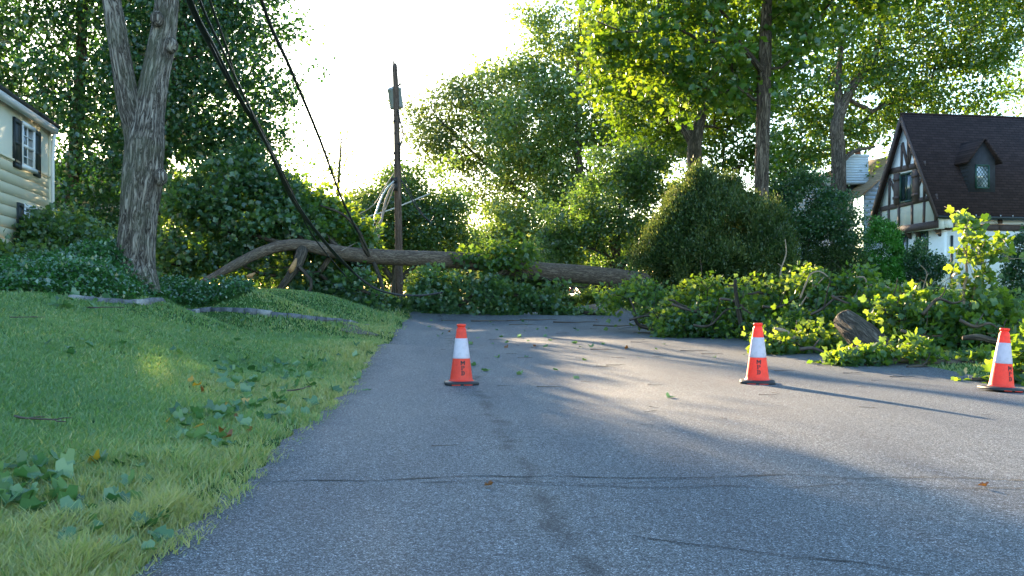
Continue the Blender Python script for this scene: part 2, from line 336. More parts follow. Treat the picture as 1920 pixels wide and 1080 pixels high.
_EL = np.array([(-40, -1.3), (2, -1.33), (3.7, -1.39), (5.6, -1.47), (10, -1.72), (14, -2.05), (20.4, -2.45), (26, -2.9), (33, -3.3), (60, -3.6), (90, -3)])
_ER = np.array([(-40, 6.7), (8, 6.8), (13.2, 6.75), (18.5, 5.5), (26, 4.45), (33, 4.3), (60, 4.3), (90, 4.6)])
def edgeL(y): return np.interp(y, _EL[:, 0], _EL[:, 1])
def edgeR(y): return np.interp(y, _ER[:, 0], _ER[:, 1])

def spaced(a, b, n, c, s):
    t = np.linspace(0, 1, n); ta = math.asinh((a - c) / s); tb = math.asinh((b - c) / s); return c + s * np.sinh(ta + (tb - ta) * t)
gx = spaced(-220, 220, 300, 0, 6); gy = spaced(-60, 500, 320, 10, 9)
X, Y = np.meshgrid(gx, gy); Z = TZ(X.ravel(), Y.ravel()).reshape(X.shape)
ins = np.clip(np.minimum(X - edgeL(Y), edgeR(Y) - X) / .25, 0, 1) * (Y < 95) * (Y > -45)
Z = Z - .10 * ins
Z += (1 - ins) * np.array([mnoise.noise(Vector((x * .9, y * .9, 3))) for x, y in zip(X.ravel(), Y.ravel())]).reshape(X.shape) * .035
gg = Geo(); ny, nx = X.shape; i = np.arange(ny - 1)[:, None] * nx; j = np.arange(nx - 1)[None]
gg.add(np.stack([X, Y, Z], -1), np.stack([i + j, i + j + 1, i + j + 1 + nx, i + j + nx], -1).reshape(-1, 4))
tag(gg.build('ground', M['ground'], smooth=True), kind='structure')

# road: slab with ragged edges, 3 cm proud of the soil
ys = np.r_[np.arange(-30, 2, 1.), np.arange(2, 36, .06), np.arange(36, 90, .8)]; nc = 28
rag = np.array([mnoise.noise(Vector((0, y * 2.3, 1))) * .09 + mnoise.noise(Vector((5, y * 9, 1))) * .04 for y in ys])
rag2 = np.array([mnoise.noise(Vector((9, y * 2.3, 1))) * .09 for y in ys])
L_ = edgeL(ys) + rag; R_ = edgeR(ys) + rag2; t = np.linspace(0, 1, nc)
RX = L_[:, None] + (R_ - L_)[:, None] * t; RY = np.repeat(ys[:, None], nc, 1)
RZ = TZ(RX.ravel(), RY.ravel()).reshape(RX.shape) + .03
RX = np.c_[RX[:, :1] - .01, RX, RX[:, -1:] + .01]; RY = np.c_[RY[:, :1], RY, RY[:, -1:]]; RZ = np.c_[RZ[:, :1] - .12, RZ, RZ[:, -1:] - .12]
gg = Geo(); ny, nx = RX.shape; i = np.arange(ny - 1)[:, None] * nx; j = np.arange(nx - 1)[None]
gg.add(np.stack([RX, RY, RZ], -1), np.stack([i + j, i + j + 1, i + j + 1 + nx, i + j + nx], -1).reshape(-1, 4))
tag(gg.build('road', M['asphalt']), kind='structure')
def rz(x, y): return tz(x, y) + .03

# cracks: thin dark ragged ribbons on the asphalt
M['crack'] = plain('crack_filler', (.012, .012, .013), .95, .3, 30)
gg = Geo()
def crack(pts, wd, seed, amp=.05):
    P = [W(px, py, CH * F / (py - HY)) for px, py in pts]; P = np.array(P)
    d = np.r_[0, np.cumsum(np.linalg.norm(np.diff(P[:, :2], axis=0), axis=1))]; s_ = np.arange(0, d[-1], .018)
    x = np.interp(s_, d, P[:, 0]); y = np.interp(s_, d, P[:, 1])
    y = y + np.array([mnoise.noise(Vector((a * 2.2, seed, 0))) * amp + mnoise.noise(Vector((a * 22, seed, 4))) * .012 for a in s_])
    wv = wd * np.array([max(.45, .7 + .9 * mnoise.noise(Vector((a * 4, seed, 9)))) for a in s_])
    z = TZ(x, y) + .034
    v = np.stack([np.stack([x, y - wv, z], -1), np.stack([x, y + wv, z], -1)], 1).reshape(-1, 3); m = len(x)
    q = np.arange(m - 1) * 2; gg.add(v, np.stack([q, q + 2, q + 3, q + 1], -1))
crack([(488, 915), (620, 906), (760, 898), (900, 892), (1050, 892), (1180, 896), (1330, 897), (1480, 893), (1600, 901), (1750, 899), (1960, 903)], .009, 1)
crack([(900, 902), (1020, 907), (1200, 914), (1350, 911), (1450, 917), (1600, 912), (1760, 918), (1960, 919)], .006, 2)
crack([(780, 905), (900, 900), (1020, 902), (1130, 906), (1290, 900)], .005, 3)
crack([(1190, 1003), (1300, 1020), (1400, 1032), (1500, 1045), (1600, 1058), (1700, 1078), (1800, 1100)], .007, 4)
crack([(640, 830), (900, 822), (1200, 826)], .0016, 6, .1)
tag(gg.build('road_cracks', M['crack']), kind='structure')

# ------------------------------------------------------------------ leaf clouds
def tmpl(kind):
    if kind == 'kite':
        return np.array([[0, 0, 0], [-.38, .45, .10], [0, 1, -.06], [.38, .45, .10]]), [np.array([[0, 2, 1], [0, 3, 2]])]
    if kind == 'needle':
        return np.array([[0, 0, 0], [-.22, .4, .05], [0, 1, 0], [.22, .4, .05]]), [np.array([[0, 2, 1], [0, 3, 2]])]
    # four-lobed tulip-tree leaf, folded along the midrib
    o = [(0, 0), (.20, .03), (.46, .22), (.36, .42), (.52, .66), (.40, .95), (.18, .84), (0, .80)]
    r = np.array([(x, y, .22 * x) for x, y in o]); l = r[1:-1].copy(); l[:, 0] *= -1
    v = np.vstack([r, l]); v[:, 2] -= .18 * (v[:, 1] - .4) ** 2
    return v, [np.array([[0, 1, 2, 3, 4, 5, 6, 7]]), np.array([[0, 7, 13, 12, 11, 10, 9, 8]])]
def put_leaves(G, pos, d, n, size, tint, kind='kite'):
    v, fs = tmpl(kind); k = len(v); d = unit(d); s_ = unit(np.cross(d, n)); n = np.cross(s_, d)
    size = np.broadcast_to(size, (len(pos),))
    P = pos[:, None] + size[:, None, None] * (v[None, :, 0:1] * s_[:, None] + v[None, :, 1:2] * d[:, None] + v[None, :, 2:3] * n[:, None])
    off = (np.arange(len(pos)) * k)[:, None, None]
    G.add(P.reshape(-1, 3), [(f[None] + off).reshape(-1, f.shape[1]) for f in fs], np.repeat(tint, k))
def rvec(n, r=RNG): return unit(r.normal(size=(n, 3)))

def in_poly(P, poly):
    x, y = P[:, 0], P[:, 1]; c = np.zeros(len(P), bool); n = len(poly)
    for i in range(n):
        x1, y1 = poly[i]; x2, y2 = poly[(i + 1) % n]
        if y1 == y2: continue
        c ^= ((y1 > y) != (y2 > y)) & (x < (x2 - x1) * (y - y1) / (y2 - y1) + x1)
    return c
def edge_d(P, poly):
    m = np.full(len(P), 1e9); n = len(poly)
    for i in range(n):
        a = np.array(poly[i], float); b = np.array(poly[(i + 1) % n], float); ab = b - a
        t = np.clip(((P - a) @ ab) / (ab @ ab), 0, 1); m = np.minimum(m, np.linalg.norm(P - a - t[:, None] * ab, axis=1))
    return m
def clusters(poly, Y0, depth, n, r, gap=-.1, nsc=.55, jag=25, seed=0):
    """cluster centres filling a volume: round in depth, thinning to its outline"""
    poly = np.array(poly, float); lo, hi = poly.min(0), poly.max(0); out = []; tries = 0
    while len(out) < n and tries < 60:
        tries += 1
        P = r.uniform(lo - jag, hi + jag, (n * 2, 2))
        o1 = np.array([(mnoise.noise(Vector((x / 55, y / 55, seed))) * 1.9 + mnoise.noise(Vector((x / 20, y / 20, seed + 9))) * 1.1, mnoise.noise(Vector((x / 55, y / 55, seed + 40))) * 1.9 + mnoise.noise(Vector((x / 20, y / 20, seed + 60))) * 1.1) for x, y in P])
        Pj = P + r.normal(size=P.shape) * jag * .15 + o1 * jag
        ok = in_poly(Pj, poly); P = P[ok]; e = edge_d(Pj[ok], poly) / F * Y0
        D = depth * np.sqrt(np.clip(e / (depth * .9), .06, 1))
        Yv = Y0 + r.uniform(-1, 1, len(P)) * D
        for (px, py), yv in zip(P, Yv):
            q = W(px, py, Y0); q[1] = yv
            q[0] *= 1; 
            if mnoise.noise(Vector(q) * nsc + Vector((seed * 7.3, 0, 0))) < gap: continue
            out.append(q)
            if len(out) >= n: break
    return np.array(out)

def cloud(G, C, per, rad, size, r, droop=.3, flat=.6, kind='kite', up=.0, tintmid=.5):
    n = len(C) * per
    ct = r.normal(size=len(C)) * .15 + np.array([mnoise.noise(Vector(c) * .9) for c in C]) * .35
    o = r.normal(size=(n, 3)) * rad * .6; o[:, 2] *= flat
    pos = np.repeat(C, per, 0) + o
    d = rvec(n, r) + unit(o) * .8; d[:, 2] += up - droop
    nn = rvec(n, r) * .9; nn[:, 2] += .8
    tint = np.clip(tintmid + np.repeat(ct, per) + r.normal(size=n) * .16, 0, 1)
    put_leaves(G, pos, d, nn, size * r.uniform(.5, 1.35, n), tint, kind)

def skeleton(G, trunk, radii, targets, r, rt=.018, seg=6, step=.7, maxr=.5, wob=.12):
    """limbs grown from the trunk to the targets, thickness by the number of twigs they carry"""
    P = [np.array(p, float) for p in trunk]; par = [-1] + list(range(len(trunk) - 1)); nt_ = len(trunk)
    T = sorted([np.array(t) for t in targets], key=lambda t: min(np.linalg.norm(t - p) for p in P))
    for t in T:
        A = np.array(P); dd = np.linalg.norm(A - t, axis=1) + 1.0 * np.maximum(0, A[:, 2] - t[2] + .3)
        dd[0] += 3
        i = int(dd.argmin()); a = A[i]; L = np.linalg.norm(t - a); m = max(1, int(L / step)); prev = i
        bend = np.array([0, 0, -.12 * L])
        for q in range(1, m + 1):
            f = q / m; p = a + (t - a) * f + bend * math.sin(f * math.pi) * 1.0 + (r.normal(size=3) * wob * (0 if q == m else 1))
            P.append(p); par.append(prev); prev = len(P) - 1
    n = len(P); cnt = np.zeros(n); ch = [[] for _ in range(n)]
    for i in range(n):
        if par[i] >= 0: ch[par[i]].append(i)
    for i in range(n - 1, -1, -1):
        cnt[i] = max(1, sum(cnt[c] for c in ch[i])) if ch[i] else 1
    R = np.minimum(rt * cnt ** .5, maxr)
    for i in range(nt_, n):
        if ch[par[i]] and (par[i] < nt_ or ch[par[i]].index(i) > 0 ):
            chain = [par[i], i]
        else: continue
        while ch[chain[-1]]: chain.append(ch[chain[-1]][0])
        rr = R[chain].copy(); rr[0] = rr[1] * 1.15; rr[-1] *= .4
        if par[i] < nt_: rr = np.minimum(rr, radii[par[i]] * .75)
        G.tube([P[c] for c in chain], rr, seg)

def tree(name, label, cat, poly, Y0, depth, trunk, leaf, ncl=400, per=24, rad=.5, size=.14, gap=-.12, droop=.3, seed=1,
         ntarg=60, bark='limb', group=None, seg=12, rough=.06, kind='kite', jag=25, extra=None, rt=.018, nsc=.55, flat=.6, tintmid=.5, limbs=(), clear=None):
    """trunk: list of (px, py, Y, radius in metres), base first (z of the base is taken from the ground)"""
    r = np.random.default_rng(seed)
    P = [W(a, b, c) for a, b, c, _ in trunk]; R = [q[3] for q in trunk]
    P[0][2] = tz(P[0][0], P[0][1]) - .15
    base = np.array([P[0][0], P[0][1], tz(P[0][0], P[0][1])])
    o = thing(name, label, cat, base, group)
    # refine trunk path
    Pf, Rf = refine(P, R, .35)
    G = Geo(); G.tube(Pf, Rf, seg, rough, seed=seed)
    for lb in limbs:
        a, b_ = refine([W(x[0], x[1], x[2]) for x in lb], [x[3] for x in lb], .3); G.tube(a, b_, 10, rough, seed=seed + 1)
        Pf = np.vstack([Pf, a]) if False else Pf
    C = clusters(poly, Y0, depth, ncl, r, gap, nsc, jag, seed)
    if extra is not None: C = np.vstack([C, extra])
    if clear:
        cx = 960 + C[:, 0] / C[:, 1] * F; cy = HY - (C[:, 2] - CH) / C[:, 1] * F
        C = C[~((cx > clear[0]) & (cx < clear[1]) & (cy > clear[2]) & (C[:, 1] < clear[3]))]
    tg = C[r.choice(len(C), min(ntarg, len(C)), replace=False)]
    skeleton(G, list(Pf[1::2]), list(Rf[1::2]), list(tg), r, rt)
    G.build('trunk', M[bark], o, True, base)
    G = Geo(); cloud(G, C, per, rad, size, r, droop, flat, kind, tintmid=tintmid)
    G.build('crown', M[leaf], o, False, base)
    return o
def refine(P, R, step):
    P = np.array(P, float); R = np.array(R, float); n = len(P)
    d = np.r_[0, np.cumsum(np.linalg.norm(np.diff(P, axis=0), axis=1))]; m = max(3, int(d[-1] / step)); s_ = np.linspace(0, d[-1], m)
    # Catmull-Rom
    out = []
    for a in s_:
        i = min(max(np.searchsorted(d, a) - 1, 0), n - 2); t = (a - d[i]) / (d[i + 1] - d[i])
        p0, p1, p2, p3 = P[max(i - 1, 0)], P[i], P[i + 1], P[min(i + 2, n - 1)]
        m1 = (p2 - p0) / 2; m2 = (p3 - p1) / 2
        out.append((2 * t**3 - 3 * t**2 + 1) * p1 + (t**3 - 2 * t**2 + t) * m1 + (-2 * t**3 + 3 * t**2) * p2 + (t**3 - t**2) * m2)
    return np.array(out), np.interp(s_, d, R)

# ------------------------------------------------------------------ big forked tree in the ivy bed
def forked():
    base = ground_hit(252, 512); Yb = base[1]
    o = thing('forked_tree', 'large old tree with furrowed grey bark, forking into two stems, standing in the ivy bed', 'tree', base)
    def path(l): return refine([W(a, b, Yb + dy) for a, b, dy, _ in l], [w_ / 2 / F * Yb for _, _, _, w_ in l], .07)
    P, R = path([(250, 545, 0, 104), (252, 512, 0, 82), (254, 485, 0, 70), (258, 430, 0, 66), (262, 380, 0, 66), (268, 335, .0, 70), (270, 300, 0, 66), (272, 270, .02, 68), (279, 215, .05, 56), (289, 150, .1, 52), (301, 90, .15, 50), (310, 30, .2, 44), (314, -60, .3, 42), (316, -250, .4, 36), (330, -420, .4, 26), (340, -560, .3, 12)])
    G = Geo(); G.tube(P, R, 72, .10, seed=3)
    P2, R2 = path([(260, 330, .05, 46), (258, 285, .03, 48), (252, 240, 0, 42), (240, 190, -.1, 40), (230, 130, -.2, 37), (220, 70, -.3, 35), (209, 0, -.35, 33), (195, -90, -.5, 30), (170, -250, -.7, 24), (150, -420, -.6, 15), (140, -540, -.6, 8)])
    G.tube(P2, R2, 60, .10, seed=8)
    # burls
    for (px, py, rad, dy) in [(301, 332, .13, -.1), (322, 85, .12, 0), (222, 92, .08, -.25), (294, 35, .12, -.12)]:
        c = W(px, py, Yb + dy); th = np.linspace(0, math.pi, 9)
        G.lathe([(rad * math.sin(a) + .002, rad * 1.3 * math.cos(a)) for a in th], c, 16)
    C = clusters([(-100, -280), (40, -480), (250, -620), (420, -500), (520, -260), (330, -200), (160, -180)], Yb, 3.2, 170, np.random.default_rng(2), -.1)
    r = np.random.default_rng(4)
    skeleton(G, list(P[-60::8]) , list(R[-60::8]), list(C[::4]), r, .018)
    G.build('trunk', M['bark'], o, True, base)
    G = Geo(); cloud(G, C, 26, .5, .15, r); G.build('crown', M['dark_leaf'], o, False, base)
forked()

# ------------------------------------------------------------------ standing trees
tree('maple_tree', 'tall dark leafy tree filling the upper left corner above the cream house', 'tree',
     [(-420, -420), (300, -460), (330, -100), (300, 60), (330, 200), (300, 330), (290, 470), (200, 500), (110, 480), (85, 380), (60, 250), (0, 190), (-420, 200)],
     37, 4.2, [(135, 500, 37, .32), (138, 350, 37, .28), (150, 150, 37, .2), (160, -100, 37, .15), (165, -350, 37, .06)], 'dark_leaf', 3300, 36, .62, .18, -.30, .5, 21, 110, jag=30)
tree('maple_tree', 'tall tree behind the forked trunk with the low sun shining through its crown', 'tree',
     [(230, -460), (420, -420), (455, -150), (480, 10), (505, 50), (545, 130), (522, 165), (548, 215), (520, 250), (538, 295), (480, 300), (400, 300), (330, 320), (280, 350), (240, 300)],
     35, 3.6, [(290, 520, 35, .25), (295, 350, 35, .2), (320, 200, 35, .16), (345, 20, 35, .12), (350, -350, 35, .05)], 'dark_leaf', 2050, 32, .55, .16, -.16, .4, 22, 110, nsc=.8, jag=45)
tree('slender_tree', 'pale sunlit wispy tree rising behind the fallen crown', 'tree',
     [(520, 330), (560, 290), (600, 320), (625, 262), (645, 245), (665, 290), (690, 340), (700, 420), (640, 450), (520, 430)],
     52, 2.2, [(630, 520, 52, .14), (632, 400, 52, .1), (640, 260, 52, .04)], 'far_leaf', 260, 13, .5, .15, -.45, .2, 23, 90, nsc=.5, jag=22)
tree('slender_tree', 'yellow green tree catching the sun at the left behind the fallen crown', 'tree',
     [(300, 380), (380, 370), (470, 350), (540, 370), (600, 380), (640, 440), (640, 520), (300, 520)],
     58, 3, [(440, 530, 58, .2), (440, 400, 58, .15), (450, 320, 58, .06)], 'far_leaf', 420, 22, .8, .20, -.25, .3, 24, 40, jag=40)
tree('round_tree', 'round dark green tree behind the broken utility pole', 'tree',
     [(662, 470), (655, 400), (680, 350), (730, 332), (780, 324), (830, 348), (868, 395), (885, 460), (865, 500), (690, 500)],
     56, 3.2, [(742, 545, 55, .28), (742, 510, 55, .22), (752, 460, 55, .16), (765, 380, 55, .06)], 'mid_leaf', 1100, 36, .6, .17, -.5, .2, 25, 60, tintmid=.42, jag=30,
     limbs=[[(742, 530, 55, .2), (722, 505, 55, .16), (700, 470, 55, .1)], [(742, 530, 55, .2), (775, 500, 55, .14), (800, 460, 55, .1)]])
tree('leaning_tree', 'airy tree with bare leaning limbs reaching left toward the utility pole', 'tree',
     [(765, 215), (798, 165), (850, 142), (905, 150), (940, 140), (1000, 160), (1040, 250), (1050, 400), (980, 450), (890, 450), (885, 400), (905, 350), (850, 300), (800, 285), (768, 250)],
     80, 4.4, [(1098, 560, 78, .40), (1085, 480, 78, .34), (1020, 400, 79, .25), (950, 340, 80, .18), (880, 280, 80, .12), (820, 220, 80, .06)], 'far_leaf', 1150, 28, .95, .25, -.12, .25, 26, 90, jag=35, tintmid=.35)
tree('tall_tree', 'tall full tree right of the open sky with sunlit yellow edges', 'tree',
     [(940, 130), (985, 100), (968, 60), (1000, 25), (1060, 15), (1120, -60), (1260, -80), (1300, 150), (1290, 300), (1220, 340), (1120, 340), (1040, 430), (960, 470), (900, 440), (930, 330), (900, 220)],
     72, 5, [(1118, 560, 70, .42), (1100, 450, 70, .33), (1085, 300, 70, .24), (1085, 120, 70, .14), (1090, 0, 70, .05)], 'mid_leaf', 2200, 30, .85, .26, -.12, .3, 27, 100, jag=42, tintmid=.7, nsc=.4)
tree('shade_tree', 'low dense dark tree with spreading limbs between the tall tree and the yew', 'tree',
     [(1035, 420), (1060, 350), (1130, 312), (1200, 292), (1290, 290), (1300, 380), (1235, 410), (1215, 480), (1130, 500), (1060, 500), (1040, 470)],
     41, 2.6, [(1157, 545, 41, .2), (1156, 500, 41, .16), (1160, 430, 41, .1), (1165, 350, 41, .05)], 'mid_leaf', 850, 34, .42, .14, -.22, .2, 28, 70, tintmid=.4, jag=42,
     limbs=[[(1157, 510, 41, .13), (1130, 470, 41, .09), (1090, 430, 41, .05)], [(1157, 510, 41, .13), (1190, 470, 41, .09), (1220, 430, 41, .05)], [(1157, 500, 41, .1), (1145, 450, 41, .07), (1140, 400, 41, .04)]])
tree('tulip_tree', 'tall straight brown trunk behind the yew with a bright yellow green crown hanging left', 'tree',
     [(1105, -350), (1105, 40), (1115, 125), (1140, 170), (1170, 150), (1215, 190), (1290, 170), (1340, 200), (1400, 190), (1405, 270), (1425, 200), (1470, 180), (1520, 90), (1700, 0), (1700, -350)],
     30, 3.0, [(1426, 560, 30, .24), (1427, 400, 30, .215), (1430, 250, 30, .205), (1434, 120, 30, .20), (1438, 0, 30, .15), (1445, -200, 30, .11), (1450, -340, 30, .05)],
     'tulip_leaf', 1500, 20, .40, 0.17, -.12, .35, 29, 130, clear=(1400, 1470, -500, 31.), bark='trunk_bark', seg=32, rough=.05, kind='tulip', nsc=1.0, jag=40, rt=.014,
     limbs=[[(1434, 140, 30, .11), (1418, 120, 29.8, .10), (1398, 95, 29.6, .09), (1362, 72, 29.4, .075), (1320, 78, 29.2, .06), (1260, 50, 29, .045), (1180, 60, 28.8, .03), (1120, 40, 28.6, .02)],
            [(1390, 90, 29.6, .05), (1370, 40, 29.8, .045), (1330, 0, 30, .04), (1280, -60, 30, .03)],
            [(1430, 200, 30, .06), (1405, 180, 29.9, .05), (1380, 160, 29.6, .03)]])
tree('tulip_tree', 'tree with a thick pale forking trunk seen just above the yew', 'tree',
     [(1120, 170), (1180, 80), (1300, -20), (1430, -40), (1440, 150), (1440, 330), (1370, 290), (1340, 330), (1290, 330), (1250, 270), (1180, 250)],
     37, 2.8, [(1303, 545, 35, .34), (1304, 350, 35, .28), (1303, 270, 35, .25), (1320, 200, 36, .16), (1345, 100, 37, .1), (1350, 0, 37, .05)], 'tulip_leaf', 1100, 26, .5, .16, -.05, .35, 30, 80, clear=(1270, 1335, 200, 40), bark='trunk_bark', seg=20, nsc=.9, tintmid=.4,
     limbs=[[(1303, 275, 35, .2), (1282, 240, 35.5, .14), (1262, 205, 37, .1), (1250, 150, 37, .07), (1235, 90, 37, .05)]])
tree('tulip_tree', 'broad sunlit tree with a forked grey trunk rising behind the white chimney', 'tree',
     [(1440, -200), (2050, -200), (2050, 60), (1912, 50), (1885, 120), (1905, 200), (1865, 222), (1740, 235), (1700, 225), (1650, 262), (1600, 275), (1550, 290), (1500, 340), (1440, 340), (1430, 100)],
     60, 5.5, [(1572, 520, 56, .48), (1572, 300, 56, .40), (1570, 230, 56, .34), (1600, 160, 57, .24), (1645, 90, 60, .16), (1665, -100, 60, .07)], 'tulip_leaf', 3300, 26, .75, .24, -.06, .35, 31, 150, bark='trunk_bark', seg=20, rt=.025, jag=35, tintmid=.4,
     limbs=[[(1570, 235, 56, .25), (1572, 150, 57, .18), (1575, 80, 60, .12), (1560, 0, 60, .07)], [(1574, 310, 56, .15), (1600, 285, 57, .12), (1640, 275, 59, .07)], [(1572, 370, 56, .2), (1530, 340, 57, .16), (1490, 320, 60, .1)]])
tree('tulip_tree', 'distant tree whose crown shows at the right edge behind the dark brown roof', 'tree',
     [(1860, 230), (1880, 190), (1900, 110), (1960, 90), (2100, 60), (2100, 300), (1860, 300)],
     68, 3, [(1960, 520, 68, .3), (1960, 200, 68, .15), (1965, 100, 68, .05)], 'mid_leaf', 330, 20, .8, .2, -.1, .3, 32, 40)
tree('japanese_maple', 'feathery dark green small tree screening the white clapboard house', 'tree',
     [(1445, 400), (1455, 345), (1505, 325), (1545, 350), (1570, 385), (1612, 410), (1612, 435), (1600, 470), (1560, 490), (1500, 480), (1455, 500)],
     37, 2.2, [(1512, 550, 37, .12), (1508, 500, 37, .1), (1515, 450, 37, .07), (1530, 380, 37, .03)], 'dark_leaf', 900, 40, .36, .09, -.10, .15, 33, 70, nsc=1.2, flat=.35, tintmid=.6,
     limbs=[[(1510, 530, 37, .07), (1480, 490, 37, .05), (1455, 470, 37, .03)]])

# trees of the far background, each its own
gen = [(250, 80, 90), (420, 76, 110), (560, 84, 90), (700, 80, 80), (830, 88, 70), (930, 74, 75), (1010, 80, 85), (1130, 78, 95), (1240, 84, 90), (1340, 74, 95), (1430, 86, 95), (1000, 62, 55), (1075, 66, 50)]
for q, (px, Y_, hpx) in enumerate(gen):
    lab = ['sunlit leafy tree far down the street at the left', 'sunlit leafy tree far behind the fallen crown', 'far tree behind the arching limb',
           'far tree behind the leaning wires', 'far tree under the gap of bright sky', 'far tree seen over the middle of the fallen trunk', 'far yellow green tree past the end of the road',
           'far tree behind the cluster of thin trunks', 'far tree behind the low shade tree', 'far tree hidden mostly by the yew', 'far tree left of the white clapboard house',
           'small sunlit tree seen under the fallen trunk', 'small tree seen beneath the fallen trunk beside the parked car'][q]
    tree('background_tree', lab, 'tree', [(px - 70, 560), (px - 85, 520), (px - 75, 555 - hpx), (px - 20, 530 - hpx * 1.35), (px + 30, 535 - hpx * 1.3), (px + 78, 555 - hpx), (px + 85, 520), (px + 60, 560)],
         Y_, 3.0, [(px, 556, Y_, .22), (px, 500, Y_, .16), (px + 4, 555 - hpx, Y_, .06)], 'far_leaf' if q % 3 else 'mid_leaf', 420, 28, .9, .26, -.35, .3, 50 + q, 20, group='trees of the far background')

# ------------------------------------------------------------------ shrubs
def shrub(name, label, poly, Y0, depth, leaf, ncl, per, rad, size, seed, kind='kite', up=0, droop=.1, base=None, tintmid=.5, flat=.9, jag=12):
    r = np.random.default_rng(seed); poly = np.array(poly, float)
    bx = (base[0] if base else poly[:, 0].mean()); p = W(bx, 555, Y0); b = np.array([p[0], Y0, tz(p[0], Y0)])
    o = thing(name, label, 'shrub', b); G = Geo()
    C = clusters(poly, Y0, depth, ncl, r, -.5, .9, jag, seed)
    C[:, 2] = np.maximum(C[:, 2], b[2] + .08)
    T = [b + (0, 0, -.1), b + (0, 0, .3), b + (.03, 0, max(.5, (C[:, 2].max() - b[2]) * .5))]
    G.tube(T, [.06, .05, .03], 7)
    skeleton(G, T, [.06, .05, .03], list(C[r.choice(len(C), min(30, len(C)), replace=False)]), r, .008)
    G.build('stems', M['limb'], o, True, b)
    G = Geo(); cloud(G, C, per, rad, size, r, droop, flat, kind, up, tintmid); G.build('foliage', M[leaf], o, False, b)
    return o
shrub('yew_bush', 'large dark olive conical yew bush at the roadside right of centre', [(1215, 560), (1212, 520), (1216, 455), (1232, 400), (1246, 362), (1264, 350), (1285, 362), (1310, 335), (1345, 316), (1370, 345), (1400, 362), (1440, 395), (1470, 440), (1476, 500), (1470, 560)],
      28, 1.8, 'yew_leaf', 2600, 60, .16, .09, 61, 'needle', 1.1, 0, tintmid=.5, flat=1.5, jag=22)
shrub('arborvitae', 'bright green egg shaped conifer at the corner of the half timbered house', [(1614, 540), (1612, 480), (1625, 432), (1652, 408), (1678, 435), (1694, 480), (1690, 535)],
      38, .85, 'bright_conifer', 420, 60, .13, .09, 62, 'needle', .9, 0, jag=5)
shrub('laurel_bush', 'dark round bush against the white wall right of the bright conifer', [(1700, 545), (1698, 490), (1712, 458), (1738, 450), (1758, 480), (1764, 545)],
      38, .7, 'dark_leaf', 220, 40, .15, .09, 63)
shrub('laurel_bush', 'dark leafy bush at the far right edge by the house wall', [(1872, 560), (1880, 480), (1900, 440), (1930, 420), (1990, 430), (2000, 560)],
      34, .9, 'dark_leaf', 260, 40, .18, .10, 64)
shrub('juniper_hedge', 'low dark bluish hedge under the feathery tree', [(1475, 555), (1490, 490), (1540, 462), (1600, 465), (1625, 500), (1625, 555)],
      36, 1.0, 'yew_leaf', 420, 46, .18, .085, 65, 'needle', .6, 0, tintmid=.3)
shrub('rhododendron', 'leafy green bush hiding the lower window of the cream house', [(-60, 510), (-40, 475), (20, 462), (50, 440), (72, 404), (100, 402), (116, 440), (110, 500)],
      25, 1.2, 'shade_leaf', 300, 26, .25, .12, 66)
shrub('rhododendron', 'straggling leafy bush between the cream house and the forked trunk', [(110, 510), (120, 450), (160, 410), (215, 430), (225, 470), (220, 510)],
      26, 1.0, 'shade_leaf', 210, 22, .28, .12, 67, droop=.4)
shrub('rhododendron', 'dark broad leaved bush at the left edge behind the ivy', [(-200, 510), (-150, 470), (0, 460), (60, 470), (120, 495), (110, 515)],
      22, .8, 'shade_leaf', 240, 24, .2, .11, 68)
shrub('low_hedge', 'low clipped green hedge on the far lawn beyond the road end', [(1045, 575), (1060, 560), (1100, 552), (1190, 548), (1260, 555), (1260, 572)],
      43, .7, 'mid_leaf', 220, 36, .2, .10, 69)

